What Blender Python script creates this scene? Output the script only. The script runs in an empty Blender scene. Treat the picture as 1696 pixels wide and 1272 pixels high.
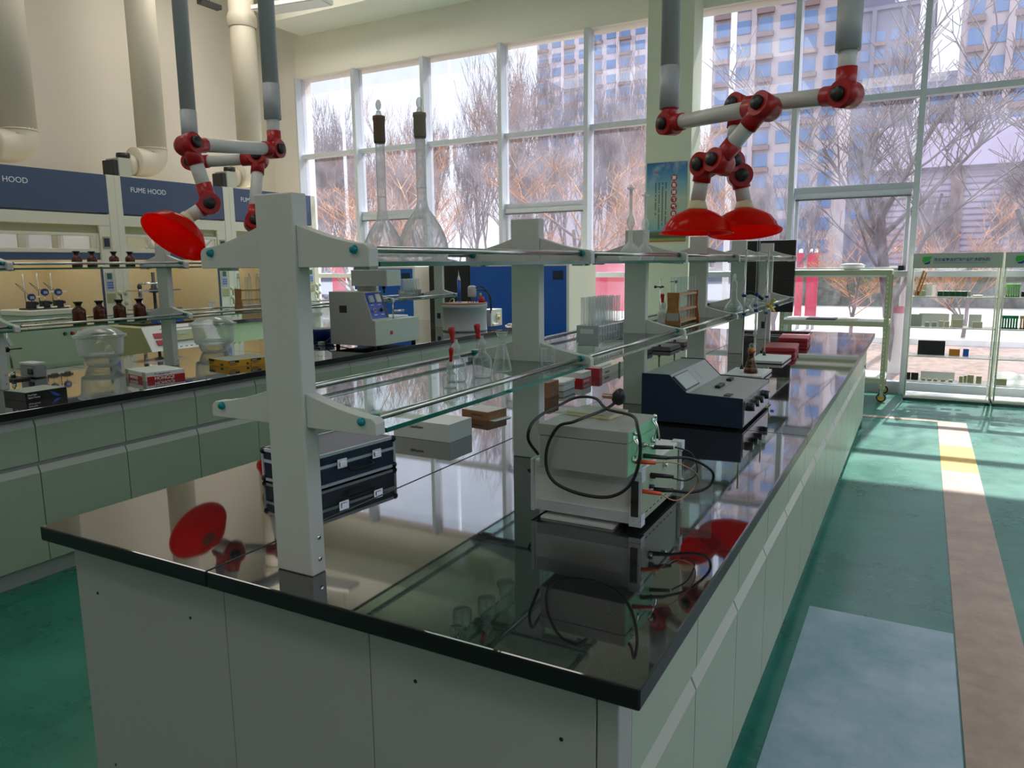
import bpy, bmesh, math, random
from mathutils import Vector, Matrix
R = math.radians
scene = bpy.context.scene
C = scene.collection

# ---------------------------------------------------------------- camera
def make_camera():
    yaw, pitch, roll = R(28.7274), R(9.1704), R(-0.63992)
    f = Vector((-math.sin(yaw)*math.cos(pitch), math.cos(yaw)*math.cos(pitch), -math.sin(pitch)))
    r = Vector((math.cos(yaw), math.sin(yaw), 0)); u = r.cross(f)
    c, s = math.cos(roll), math.sin(roll)
    r2 = c*r + s*u; u2 = -s*r + c*u
    cam = bpy.data.objects.new('camera', bpy.data.cameras.new('camera'))
    C.objects.link(cam)
    m = Matrix(((r2.x, u2.x, -f.x), (r2.y, u2.y, -f.y), (r2.z, u2.z, -f.z))).to_4x4()
    m.translation = Vector((0, 0, 1.6))
    cam.matrix_world = m
    cam.data.sensor_width = 36; cam.data.sensor_fit = 'HORIZONTAL'
    cam.data.lens = 1233.23/1696*36
    cam.data.clip_start = .02; cam.data.clip_end = 600
    scene.camera = cam
make_camera()

# ---------------------------------------------------------------- world, sun, exposure
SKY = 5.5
def make_world():
    w = bpy.data.worlds.new('sky'); scene.world = w; w.use_nodes = True
    nt = w.node_tree; N = nt.nodes; L = nt.links; N.clear()
    out = N.new('ShaderNodeOutputWorld'); bg = N.new('ShaderNodeBackground')
    tc = N.new('ShaderNodeTexCoord'); sep = N.new('ShaderNodeSeparateXYZ')
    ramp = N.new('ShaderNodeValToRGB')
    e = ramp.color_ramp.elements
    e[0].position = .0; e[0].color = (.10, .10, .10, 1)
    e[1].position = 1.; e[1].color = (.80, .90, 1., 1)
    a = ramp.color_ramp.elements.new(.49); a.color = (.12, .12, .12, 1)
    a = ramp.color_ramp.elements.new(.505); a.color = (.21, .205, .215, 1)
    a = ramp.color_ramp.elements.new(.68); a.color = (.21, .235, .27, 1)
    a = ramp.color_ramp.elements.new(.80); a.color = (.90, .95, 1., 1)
    mp = N.new('ShaderNodeMapRange'); mp.inputs['From Min'].default_value = -1
    noi = N.new('ShaderNodeTexNoise'); noi.inputs['Scale'].default_value = 2.2; noi.inputs['Detail'].default_value = 4
    mix = N.new('ShaderNodeMixRGB'); mix.inputs[2].default_value = (.26, .26, .27, 1)
    cr = N.new('ShaderNodeMapRange'); cr.inputs['From Min'].default_value = .48; cr.inputs['From Max'].default_value = .7
    cr.inputs['To Max'].default_value = .35
    L.new(tc.outputs['Generated'], sep.inputs[0]); L.new(sep.outputs['Z'], mp.inputs['Value']); L.new(mp.outputs[0], ramp.inputs[0])
    L.new(tc.outputs['Generated'], noi.inputs['Vector']); L.new(noi.outputs[0], cr.inputs['Value'])
    L.new(cr.outputs[0], mix.inputs[0]); L.new(ramp.outputs[0], mix.inputs[1])
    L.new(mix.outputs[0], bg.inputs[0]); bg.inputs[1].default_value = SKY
    L.new(bg.outputs[0], out.inputs[0])
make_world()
sl = bpy.data.lights.new('sun', 'SUN'); sl.energy = 12.0; sl.angle = R(.8); sl.color = (1., .93, .82)
so = bpy.data.objects.new('sun', sl); C.objects.link(so)
so.rotation_euler = Vector((-.10, -1., -1.06)).to_track_quat('-Z', 'Y').to_euler()
scene.view_settings.view_transform = 'Standard'; scene.view_settings.look = 'None'
scene.view_settings.exposure = 0.0; scene.view_settings.gamma = 1.0; scene.view_settings.use_curve_mapping = False
cy = scene.cycles
cy.max_bounces = 12; cy.diffuse_bounces = 6; cy.glossy_bounces = 6; cy.transmission_bounces = 8
cy.transparent_max_bounces = 48; cy.caustics_reflective = False; cy.caustics_refractive = False
cy.sample_clamp_indirect = 6.0

# ceiling lamps added out of view to brighten the room (fixtures built further down)
FILL_LAMPS = [(-7.4, 2.0, 6.13, 13), (-7.4, 4.9, 6.13, 15), (-7.9, 7.6, 6.13, 42), (-4.2, -1.6, 6.13, 16), (-1.0, -2.2, 6.13, 20), (-3.6, 2.4, 6.13, 15)]
for (lx, ly, lz, lw) in FILL_LAMPS:
    la = bpy.data.lights.new('fill_light', 'AREA'); la.shape = 'RECTANGLE'; la.size = 2.4; la.size_y = 1.2; la.energy = lw; la.color = (1., .95, .86)
    lo = bpy.data.objects.new('fill_light', la); C.objects.link(lo); lo.location = (lx, ly, lz-.006)

# ---------------------------------------------------------------- materials
M = {}
def pbr(name, col, rough=.5, metal=0., spec=.5, var=.0, vscale=20., ior=1.5, trans=0., sub=0., bump=0., coat=0.):
    m = bpy.data.materials.new(name); m.use_nodes = True
    nt = m.node_tree; b = nt.nodes['Principled BSDF']; L = nt.links
    b.inputs['Base Color'].default_value = (*col, 1); b.inputs['Roughness'].default_value = rough
    b.inputs['Metallic'].default_value = metal; b.inputs['IOR'].default_value = ior
    b.inputs['Specular IOR Level'].default_value = spec; b.inputs['Coat Weight'].default_value = coat
    if var > 0 or bump > 0:
        tc = nt.nodes.new('ShaderNodeTexCoord'); n = nt.nodes.new('ShaderNodeTexNoise')
        n.inputs['Scale'].default_value = vscale; n.inputs['Detail'].default_value = 5
        L.new(tc.outputs['Object'], n.inputs['Vector'])
        if var > 0:
            mr = nt.nodes.new('ShaderNodeMapRange'); mr.inputs['To Min'].default_value = 1-var; mr.inputs['To Max'].default_value = 1+var
            mr.inputs['From Min'].default_value = .3; mr.inputs['From Max'].default_value = .7
            mu = nt.nodes.new('ShaderNodeVectorMath'); mu.operation = 'SCALE'; mu.inputs[0].default_value = col
            L.new(n.outputs[0], mr.inputs['Value']); L.new(mr.outputs[0], mu.inputs['Scale']); L.new(mu.outputs[0], b.inputs['Base Color'])
        if bump > 0:
            bp = nt.nodes.new('ShaderNodeBump'); bp.inputs['Strength'].default_value = bump; bp.inputs['Distance'].default_value = .01
            L.new(n.outputs[0], bp.inputs['Height']); L.new(bp.outputs[0], b.inputs['Normal'])
    M[name] = m; return m
def glassy(name, tint=(1, 1, 1), ior=1.5, rough=.0, rim=.0, haze=0., hazecol=(1, 1, 1), gain=1.0, hscale=3.):
    """thin clear glass: see-through body, fresnel reflection, optional milky dust and haze"""
    m = bpy.data.materials.new(name); m.use_nodes = True
    nt = m.node_tree; N = nt.nodes; L = nt.links; N.clear()
    out = N.new('ShaderNodeOutputMaterial'); tr = N.new('ShaderNodeBsdfTransparent'); gl = N.new('ShaderNodeBsdfGlossy')
    tr.inputs[0].default_value = (*tint, 1); gl.inputs['Roughness'].default_value = rough
    # Schlick reflectance from the facing angle, the same from both sides of the sheet
    f0 = ((ior-1)/(ior+1))**2
    fr = N.new('ShaderNodeLayerWeight'); fr.inputs[0].default_value = .5
    p5 = N.new('ShaderNodeMath'); p5.operation = 'POWER'; p5.inputs[1].default_value = 5; L.new(fr.outputs['Facing'], p5.inputs[0])
    ml = N.new('ShaderNodeMath'); ml.operation = 'MULTIPLY_ADD'; ml.inputs[1].default_value = (1-f0)*gain; ml.inputs[2].default_value = f0*gain; ml.use_clamp = True
    L.new(p5.outputs[0], ml.inputs[0])
    mix = N.new('ShaderNodeMixShader'); L.new(ml.outputs[0], mix.inputs[0]); L.new(tr.outputs[0], mix.inputs[1]); L.new(gl.outputs[0], mix.inputs[2])
    last = mix
    if rim > 0:  # whitish edge colour by view angle, imitating bright highlights on glass
        lw = N.new('ShaderNodeLayerWeight'); lw.inputs[0].default_value = .5
        pw = N.new('ShaderNodeMath'); pw.operation = 'POWER'; pw.inputs[1].default_value = 1.5; L.new(lw.outputs['Facing'], pw.inputs[0])
        pm = N.new('ShaderNodeMath'); pm.operation = 'MULTIPLY'; pm.inputs[1].default_value = rim; L.new(pw.outputs[0], pm.inputs[0])
        d = N.new('ShaderNodeBsdfDiffuse'); d.inputs[0].default_value = (.75, .80, .80, 1)
        t2 = N.new('ShaderNodeBsdfTranslucent'); t2.inputs[0].default_value = (.8, .85, .85, 1)
        dd = N.new('ShaderNodeMixShader'); L.new(d.outputs[0], dd.inputs[1]); L.new(t2.outputs[0], dd.inputs[2])
        m2 = N.new('ShaderNodeMixShader'); L.new(pm.outputs[0], m2.inputs[0]); L.new(last.outputs[0], m2.inputs[1]); L.new(dd.outputs[0], m2.inputs[2]); last = m2
    if haze > 0:
        t2 = N.new('ShaderNodeBsdfTranslucent'); t2.inputs[0].default_value = (*hazecol, 1)
        d = N.new('ShaderNodeBsdfDiffuse'); d.inputs[0].default_value = (*hazecol, 1)
        dd = N.new('ShaderNodeMixShader'); dd.inputs[0].default_value = .7; L.new(d.outputs[0], dd.inputs[1]); L.new(t2.outputs[0], dd.inputs[2])
        tc = N.new('ShaderNodeTexCoord'); n = N.new('ShaderNodeTexNoise'); n.inputs['Scale'].default_value = hscale; n.inputs['Detail'].default_value = 6
        L.new(tc.outputs['Object'], n.inputs['Vector'])
        mr = N.new('ShaderNodeMapRange'); mr.inputs['From Min'].default_value = .3; mr.inputs['From Max'].default_value = .7
        mr.inputs['To Min'].default_value = haze*.5; mr.inputs['To Max'].default_value = haze*1.5
        L.new(n.outputs[0], mr.inputs['Value'])
        m2 = N.new('ShaderNodeMixShader'); L.new(mr.outputs[0], m2.inputs[0]); L.new(last.outputs[0], m2.inputs[1]); L.new(dd.outputs[0], m2.inputs[2]); last = m2
    L.new(last.outputs[0], out.inputs[0]); M[name] = m; return m

pbr('wall', (.76, .71, .62), .8, var=.04, vscale=.6)
pbr('wall_white', (.86, .84, .80), .75)
pbr('wall_green', (.64, .68, .54), .75, var=.03, vscale=.7)
pbr('ceiling', (.78, .78, .70), .8)
pbr('header', (.84, .82, .72), .75, var=.03, vscale=.7)
pbr('alu', (.62, .66, .72), .35, var=.03)
pbr('alu_dark', (.14, .14, .15), .45)
pbr('sage', (.38, .43, .32), .38, var=.03, vscale=3, coat=.1)
pbr('lip', (.50, .50, .44), .4)
pbr('panel_grey', (.38, .37, .35), .45, var=.02, vscale=2)
pbr('post_grey', (.60, .60, .56), .5, var=.02, vscale=4)
pbr('teal', (.0, .22, .26), .3)
pbr('steel', (.62, .60, .57), .22, metal=1)
pbr('chrome', (.8, .8, .8), .1, metal=1)
pbr('dark_metal', (.06, .06, .06), .4, metal=.6)
pbr('granite_edge', (.010, .010, .011), .32, spec=.25)
pbr('black', (.012, .012, .013), .4)
pbr('black_gloss', (.01, .01, .012), .12)
pbr('rubber', (.02, .02, .02), .6)
pbr('white', (.78, .78, .76), .5)
pbr('cream', (.76, .72, .58), .45)
pbr('white_plastic', (.75, .75, .72), .35)
pbr('instrument', (.38, .385, .37), .45, var=.02)
pbr('instrument_light', (.55, .62, .55), .45, var=.02)
pbr('navy', (.012, .026, .06), .45, var=.1, vscale=60)
pbr('navy_deep', (.008, .02, .055), .4)
pbr('hood_blue', (.055, .085, .17), .5, var=.03)
pbr('blue', (.012, .11, .50), .4, var=.05, vscale=3)
pbr('panel_blue', (.02, .09, .50), .4)
pbr('royal', (.01, .03, .20), .35)
pbr('olive', (.38, .37, .20), .6, var=.03)
pbr('pale_olive', (.52, .55, .34), .6)
pbr('hood_inner', (.66, .58, .40), .6, var=.03)
pbr('mint', (.42, .50, .36), .5, var=.02)
pbr('red', (.50, .012, .015), .35)
pbr('red_soft', (.42, .03, .04), .4)
pbr('red_cap', (.50, .008, .015), .3)
pbr('joint_red', (.42, .008, .012), .32)
pbr('duct', (.66, .60, .49), .5)
pbr('arm_grey', (.44, .46, .48), .4)
pbr('arm_white', (.66, .66, .64), .35)
pbr('ivory', (.62, .55, .34), .5)
pbr('wood', (.42, .17, .05), .45, var=.25, vscale=30)
pbr('wood_light', (.58, .33, .15), .5, var=.2, vscale=30)
pbr('cardboard', (.33, .16, .08), .7, var=.08)
pbr('yellow', (.70, .36, .01), .5)
pbr('yellow_brass', (.65, .45, .05), .35, metal=.3)
pbr('orange', (.62, .20, .02), .4)
pbr('orange_red', (.85, .08, .02), .4)
pbr('green', (.01, .20, .08), .45)
pbr('lime', (.22, .50, .14), .5)
pbr('amber_cap', (.012, .004, .008), .35)
pbr('paper', (.72, .72, .70), .8)
pbr('cork', (.16, .09, .06), .8); pbr('cork_olive', (.22, .19, .13), .8)
pbr('trolley', (.40, .44, .28), .5)
pbr('rack_paint', (.70, .70, .56), .4)
pbr('sign_grey', (.42, .44, .38), .6)
pbr('text_blue', (.02, .08, .25), .5)
pbr('text_dark', (.03, .03, .03), .6)
pbr('text_white', (.85, .85, .85), .6)
pbr('logo_green', (.04, .38, .05), .5)
pbr('logo_blue', (.01, .05, .22), .5)
pbr('lcd', (.35, .42, .35), .3)
pbr('dark_green', (.02, .10, .05), .4)
pbr('panel_green', (.20, .55, .28), .35)
pbr('copper', (.55, .25, .14), .3, metal=.8)
pbr('wheel_yellow', (.75, .42, .02), .4)
glassy('pane', (.93, .94, .97), 1.45, haze=.05, hazecol=(.74, .78, 1.0))  # dust film; its blue tint stands in for the haze outdoors
glassy('shelf_glass', (.80, .93, .88), 1.6, gain=1.15)
glassy('glassware', (.93, .965, .96), 1.5, rim=.85, gain=1.8)
glassy('frosted', (.90, .92, .92), 1.5, rim=1.0, haze=.42, hazecol=(.9, .93, .9), hscale=9)
glassy('droplets', (.93, .94, .96), 1.5, rim=1.0, haze=.34, hazecol=(.95, .95, .97), hscale=40)
glassy('sash_glass', (.72, .76, .76), 2.2, gain=1.4)
glassy('clear_plastic', (.93, .95, .95), 1.45, rim=.25, haze=.10)
glassy('desic_glass', (.90, .93, .92), 1.5, rim=.95, haze=.15, hazecol=(.85, .9, .88), hscale=.4, gain=1.6)
glassy('tube_plastic', (.92, .94, .94), 1.45, rim=1.0, haze=.22, gain=1.5)
glassy('amber_glass', (.20, .045, .008), 1.5, gain=1.2)
glassy('amber_pale', (.60, .36, .22), 1.5, rim=.3)
pbr('shelf_edge', (.005, .13, .09), .1)
pbr('amber_body', (.10, .018, .004), .12)

def granite():
    m = pbr('granite', (.010, .010, .012), .035, ior=1.6, coat=.75); m.node_tree.nodes['Principled BSDF'].inputs['Coat IOR'].default_value = 1.75
    nt = m.node_tree; b = nt.nodes['Principled BSDF']; L = nt.links
    tc = nt.nodes.new('ShaderNodeTexCoord'); n = nt.nodes.new('ShaderNodeTexNoise'); n.inputs['Scale'].default_value = 420; n.inputs['Detail'].default_value = 2
    cr = nt.nodes.new('ShaderNodeValToRGB'); cr.color_ramp.elements[0].position = .56; cr.color_ramp.elements[0].color = (.008, .008, .010, 1)
    cr.color_ramp.elements[1].position = .75; cr.color_ramp.elements[1].color = (.11, .105, .10, 1)
    L.new(tc.outputs['Object'], n.inputs['Vector']); L.new(n.outputs[0], cr.inputs[0]); L.new(cr.outputs[0], b.inputs['Base Color'])
granite()
def hood_red():
    m = pbr('dome_red', (.85, .02, .008), .15)
    nt = m.node_tree; b = nt.nodes['Principled BSDF']; L = nt.links; out = nt.nodes['Material Output']
    t = nt.nodes.new('ShaderNodeBsdfTranslucent'); t.inputs[0].default_value = (1., .045, .01, 1)
    mx = nt.nodes.new('ShaderNodeMixShader'); mx.inputs[0].default_value = .75
    L.new(b.outputs[0], mx.inputs[1]); L.new(t.outputs[0], mx.inputs[2]); L.new(mx.outputs[0], out.inputs[0])
hood_red()
def floor_mat():
    m = pbr('floor_epoxy', (.02, .17, .14), .22)
    nt = m.node_tree; b = nt.nodes['Principled BSDF']; L = nt.links; N = nt.nodes
    tc = N.new('ShaderNodeTexCoord')
    n = N.new('ShaderNodeTexNoise'); n.inputs['Scale'].default_value = 1.4; n.inputs['Detail'].default_value = 9; n.inputs['Roughness'].default_value = .65
    L.new(tc.outputs['Object'], n.inputs['Vector'])
    cr = N.new('ShaderNodeValToRGB'); e = cr.color_ramp.elements
    e[0].position = .35; e[0].color = (.010, .150, .105, 1); e[1].position = .7; e[1].color = (.030, .23, .175, 1)
    L.new(n.outputs[0], cr.inputs[0])
    br = N.new('ShaderNodeTexBrick'); br.inputs['Scale'].default_value = 3.2; br.inputs['Color1'].default_value = (0, 0, 0, 1); br.inputs['Color2'].default_value = (1, 1, 1, 1)
    br.inputs['Mortar Size'].default_value = .0; br.inputs['Mortar'].default_value = (.4, .4, .4, 1)
    L.new(tc.outputs['Object'], br.inputs['Vector'])
    mx = N.new('ShaderNodeMixRGB'); mx.blend_type = 'MULTIPLY'; mx.inputs[0].default_value = .16
    L.new(cr.outputs[0], mx.inputs[1]); L.new(br.outputs[0], mx.inputs[2]); L.new(mx.outputs[0], b.inputs['Base Color'])
    mr = N.new('ShaderNodeMapRange'); mr.inputs['To Min'].default_value = .16; mr.inputs['To Max'].default_value = .42
    L.new(n.outputs[0], mr.inputs['Value']); L.new(mr.outputs[0], b.inputs['Roughness'])
    # worn concrete-coloured patch and painted lines
    def worn(name, base, dark, rough, sc):
        m = pbr(name, base, rough); nt = m.node_tree; b = nt.nodes['Principled BSDF']
        tc = nt.nodes.new('ShaderNodeTexCoord'); n = nt.nodes.new('ShaderNodeTexNoise'); n.inputs['Scale'].default_value = sc; n.inputs['Detail'].default_value = 10; n.inputs['Roughness'].default_value = .7
        cr = nt.nodes.new('ShaderNodeValToRGB'); cr.color_ramp.elements[0].position = .32; cr.color_ramp.elements[0].color = (*dark, 1)
        cr.color_ramp.elements[1].position = .66; cr.color_ramp.elements[1].color = (*base, 1)
        nt.links.new(tc.outputs['Object'], n.inputs['Vector']); nt.links.new(n.outputs[0], cr.inputs[0]); nt.links.new(cr.outputs[0], b.inputs['Base Color'])
    worn('floor_worn', (.40, .49, .58), (.16, .32, .36), .40, 2.6)
    worn('line_worn', (.44, .31, .23), (.30, .20, .15), .4, 5)
    worn('line_yellow', (.72, .42, .03), (.55, .33, .06), .35, 6)
floor_mat()

# ---------------------------------------------------------------- mesh helpers
class MB:
    def __init__(s): s.v = []; s.f = []; s.m = []; s.sm = []; s.mi = 0; s.T = None
    def add(s, vs, fs, smooth=False):
        o = len(s.v)
        for p in vs:
            p = Vector(p)
            s.v.append(s.T @ p if s.T else p)
        for f in fs:
            s.f.append([i+o for i in f]); s.m.append(s.mi); s.sm.append(smooth)
        return s
    def box(s, x0, x1, y0, y1, z0, z1):
        x0, x1 = min(x0, x1), max(x0, x1); y0, y1 = min(y0, y1), max(y0, y1); z0, z1 = min(z0, z1), max(z0, z1)
        return s.add([(x0,y0,z0),(x1,y0,z0),(x1,y1,z0),(x0,y1,z0),(x0,y0,z1),(x1,y0,z1),(x1,y1,z1),(x0,y1,z1)],
                     [(0,3,2,1),(4,5,6,7),(0,1,5,4),(1,2,6,5),(2,3,7,6),(3,0,4,7)])
    def rbox(s, x0, x1, y0, y1, z0, z1, r=.01, n=3):
        """box with vertical edges rounded, small top chamfer"""
        pts = []
        for cx, cy, a0 in ((x1-r, y1-r, 0), (x0+r, y1-r, 90), (x0+r, y0+r, 180), (x1-r, y0+r, 270)):
            for k in range(n+1):
                a = R(a0+90*k/n); pts.append((cx+r*math.cos(a), cy+r*math.sin(a)))
        k = len(pts); c = min(r*.5, (z1-z0)*.3); mx, my = (x0+x1)/2, (y0+y1)/2
        def ring(z, ins):
            sx = 1-ins/max(1e-6, (x1-x0)/2); sy = 1-ins/max(1e-6, (y1-y0)/2)
            return [((p[0]-mx)*sx+mx, (p[1]-my)*sy+my, z) for p in pts]
        vs = ring(z0, c*.5)+ring(z0+c*.5, 0)+ring(z1-c, 0)+ring(z1, c)
        fs = [[j*k+i, j*k+(i+1) % k, (j+1)*k+(i+1) % k, (j+1)*k+i] for j in range(3) for i in range(k)]
        fs.append(list(range(k))[::-1]); fs.append([3*k+i for i in range(k)])
        return s.add(vs, fs)
    def lathe(s, prof, c=(0, 0, 0), n=24, axis=(0, 0, 1), smooth=True, cap=True):
        q = Vector((0, 0, 1)).rotation_difference(Vector(axis).normalized()); c = Vector(c)
        vs = []; 
        for r, z in prof:
            for i in range(n):
                a = 2*math.pi*i/n; vs.append(c+q @ Vector((r*math.cos(a), r*math.sin(a), z)))
        fs = [[j*n+i, j*n+(i+1) % n, (j+1)*n+(i+1) % n, (j+1)*n+i] for j in range(len(prof)-1) for i in range(n)]
        s.add(vs, fs, smooth)
        if cap:
            o = len(s.v)-len(vs)
            if prof[0][0] > 1e-5: s.f.append([o+i for i in range(n)][::-1]); s.m.append(s.mi); s.sm.append(False)
            if prof[-1][0] > 1e-5: s.f.append([o+(len(prof)-1)*n+i for i in range(n)]); s.m.append(s.mi); s.sm.append(False)
        return s
    def cyl(s, p0, p1, r0, r1=None, n=16, cap=True):
        p0 = Vector(p0); p1 = Vector(p1); r1 = r0 if r1 is None else r1; d = p1-p0
        return s.lathe([(r0, 0), (r1, d.length)], p0, n, d, True, cap)
    def sphere(s, c, r, n=16, sc=(1, 1, 1)):
        prof = [(max(1e-6, r*math.sin(math.pi*k/(n//2))), -r*math.cos(math.pi*k/(n//2))) for k in range(n//2+1)]
        vs = []; c = Vector(c)
        for rr, z in prof:
            for i in range(n):
                a = 2*math.pi*i/n; vs.append(c+Vector((rr*math.cos(a)*sc[0], rr*math.sin(a)*sc[1], z*sc[2])))
        return s.add(vs, [[j*n+i, j*n+(i+1) % n, (j+1)*n+(i+1) % n, (j+1)*n+i] for j in range(len(prof)-1) for i in range(n)], True)
    def tube(s, pts, r, n=8, sub=1, closed=False):
        P = [Vector(p) for p in pts]
        if sub > 1:
            Q = []; k = len(P)
            for i in range(k if closed else k-1):
                a, b, c, d = (P[(i-1) % k], P[i], P[(i+1) % k], P[(i+2) % k]) if closed else (P[max(0, i-1)], P[i], P[i+1], P[min(k-1, i+2)])
                for j in range(sub):
                    t = j/sub; Q.append(.5*((2*b)+(c-a)*t+(2*a-5*b+4*c-d)*t*t+(3*b-a-3*c+d)*t**3))
            if not closed: Q.append(P[-1])
            P = Q
        k = len(P); vs = []; up = Vector((0, 0, 1)); prev = None
        for i in range(k):
            d = (P[(i+1) % k]-P[i-1]) if closed else (P[min(k-1, i+1)]-P[max(0, i-1)])
            d = d.normalized() if d.length > 1e-9 else Vector((0, 0, 1))
            if prev is None: a = d.orthogonal().normalized()
            else: a = (prev-d*prev.dot(d)); a = a.normalized() if a.length > 1e-6 else d.orthogonal().normalized()
            prev = a; b = d.cross(a); rr = r[min(len(r)-1, int(i*len(r)/k))] if isinstance(r, (list, tuple)) else r
            for j in range(n):
                t = 2*math.pi*j/n; vs.append(P[i]+a*(rr*math.cos(t))+b*(rr*math.sin(t)))
        fs = [[i*n+j, i*n+(j+1) % n, ((i+1) % k)*n+(j+1) % n, ((i+1) % k)*n+j] for i in range(k if closed else k-1) for j in range(n)]
        if not closed: fs += [list(range(n))[::-1], [(k-1)*n+j for j in range(n)]]
        return s.add(vs, fs, True)
    def prism(s, poly, a0, a1, plane='xz'):
        """extrude polygon: 'xz' polygon pushed along y from a0 to a1; 'yz' along x; 'xy' along z"""
        def P(u, v, w): return {'xz': (u, w, v), 'yz': (w, u, v), 'xy': (u, v, w)}[plane]
        k = len(poly); vs = [P(u, v, a0) for u, v in poly]+[P(u, v, a1) for u, v in poly]
        area = sum(poly[i][0]*poly[(i+1) % k][1]-poly[(i+1) % k][0]*poly[i][1] for i in range(k))
        side = [[i, (i+1) % k, k+(i+1) % k, k+i] for i in range(k)]
        c0, c1 = list(range(k))[::-1], [k+i for i in range(k)]
        flip = (area < 0) != (plane == 'xz')
        fs = side+[c0, c1]
        if (a1 < a0): flip = not flip
        if flip: fs = [f[::-1] for f in fs]
        return s.add(vs, fs)
    def mesh(s, name, mats):
        me = bpy.data.meshes.new(name); me.from_pydata([tuple(v) for v in s.v], [], s.f)
        for m in (mats if isinstance(mats, (list, tuple)) else [mats]): me.materials.append(M[m])
        me.polygons.foreach_set('material_index', s.m); me.polygons.foreach_set('use_smooth', s.sm)
        me.update(); return me
    def build(s, name, mats, parent=None, bevel=0., loc=None, rz=0):
        o = bpy.data.objects.new(name, s.mesh(name, mats)); C.objects.link(o)
        if parent: o.parent = parent
        if loc: o.location = loc
        if rz: o.rotation_euler.z = rz
        if bevel:
            b = o.modifiers.new('bevel', 'BEVEL'); b.width = bevel; b.segments = 2; b.limit_method = 'ANGLE'; b.angle_limit = R(40)
        return o
def tag(o, label=None, cat=None, group=None, kind=None):
    if label: o['label'] = label
    if cat: o['category'] = cat
    if group: o['group'] = group
    if kind: o['kind'] = kind
    return o
def thing(name, label, cat, loc=(0, 0, 0), rz=0, group=None):
    o = bpy.data.objects.new(name, None); C.objects.link(o); o.empty_display_size = .05
    o.location = loc; o.rotation_euler.z = rz
    return tag(o, label, cat, group)
def copy_tree(o, loc=None, rz=None, label=None, parent=None, scale=None, first=True):
    c = o.copy(); C.objects.link(c)
    if parent: c.parent = parent
    if first:
        if loc is not None: c.location = loc
        if rz is not None: c.rotation_euler.z = rz
        if label: c['label'] = label
        if scale: c.scale = scale
    for ch in [k for k in bpy.data.objects if k.parent == o]: copy_tree(ch, parent=c, first=False)
    return c
def struct(o): o['kind'] = 'structure'; return o
def text(name, s, size, loc, rot, mat, parent=None, bold=0.0, align='LEFT', sx=1.0):
    cu = bpy.data.curves.new(name, 'FONT'); cu.body = s; cu.size = size; cu.extrude = .0004; cu.offset = bold; cu.align_x = align
    t = bpy.data.objects.new(name, cu); C.objects.link(t)
    bpy.context.view_layer.update()
    me = bpy.data.meshes.new_from_object(t.evaluated_get(bpy.context.evaluated_depsgraph_get()))
    bpy.data.objects.remove(t); me.materials.clear(); me.materials.append(M[mat])
    o = bpy.data.objects.new(name, me); C.objects.link(o); o.location = loc; o.rotation_euler = rot
    o.scale = (sx, 1, 1)
    if parent: o.parent = parent
    return o

# ================================================================ ROOM
WY = 10.1; XL = -10.35; XR = 5.0; YB = -5.0; ZC = 6.2
floor = struct(MB().box(XL-.2, XR+.2, YB-.2, WY+.1, -.2, 0).build('floor', 'floor_epoxy'))
struct(MB().box(XL-.2, XR+.2, YB-.2, WY+.3, ZC, ZC+.2).build('ceiling', 'ceiling'))
struct(MB().box(XL-.2, XL, YB, WY+.2, 0, ZC).build('wall_left', 'wall'))
# painted lines and the worn patch lie on the floor
struct(MB().box(-.362, .218, -2.0, 3.54, 0, .0022).build('floor_patch', 'floor_worn'))
struct(MB().box(.225, .472, -3.0, 6.42, .0005, .0035).build('floor_line', 'line_worn'))
struct(MB().box(.225, .472, 6.42, 7.32, .0005, .0036).build('floor_line', 'line_yellow'))
struct(MB().box(.225, .472, 7.32, 8.43, .0005, .0035).build('floor_line', 'line_worn'))
struct(MB().box(-2.6, .225, 8.36, 8.46, .0005, .0035).build('floor_line', 'line_worn'))
# back and right walls (behind the camera) with high windows added, unseen, to light the room
def holed_wall(name, axis, at, a0, a1, holes, zb, zt):
    mb = MB(); xs = sorted({a0, a1, *[h[0] for h in holes], *[h[1] for h in holes]})
    for u0, u1 in zip(xs, xs[1:]):
        hole = any(h[0] <= u0 and u1 <= h[1] for h in holes)
        for z0, z1 in (((0, zb), (zt, ZC)) if hole else ((0, ZC),)):
            if axis == 'y': mb.box(u0, u1, at-.2, at, z0, z1)
            else: mb.box(at, at+.2, u0, u1, z0, z1)
    return struct(mb.build(name, 'wall'))
hb = [(-9.5, -6.9)]
holed_wall('wall_back', 'y', YB, XL-.2, XR+.2, hb, 2.8, 5.9)
hr = [(-4.5, -1.9), (-1.5, 1.1), (1.5, 4.1), (4.5, 7.1), (7.4, 9.8)]
holed_wall('wall_right', 'x', XR, YB-.2, WY+.2, hr, 2.8, 5.9)
wn = 20
for h in hb:
    w = struct(bpy.data.objects.new(f'window_{wn}', None)); C.objects.link(w); wn += 1
    MB().box(h[0], h[1], YB-.106, YB-.1, 2.8, 5.9).build('pane', 'pane', w)
    f = MB()
    for x in (h[0]+.03, (h[0]+h[1])/2, h[1]-.03): f.box(x-.03, x+.03, YB-.14, YB-.06, 2.8, 5.9)
    for z in (2.83, 4.2, 5.87): f.box(h[0], h[1], YB-.14, YB-.06, z-.03, z+.03)
    f.build('window_frame', 'alu', w)
for h in hr:
    w = struct(bpy.data.objects.new(f'window_{wn}', None)); C.objects.link(w); wn += 1
    MB().box(XR+.1, XR+.106, h[0], h[1], 2.8, 5.9).build('pane', 'pane', w)
    f = MB()
    for y in (h[0]+.03, (h[0]+h[1])/2, h[1]-.03): f.box(XR+.06, XR+.14, y-.03, y+.03, 2.8, 5.9)
    for z in (2.83, 4.2, 5.87): f.box(XR+.06, XR+.14, h[0], h[1], z-.03, z+.03)
    f.build('window_frame', 'alu', w)
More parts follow.
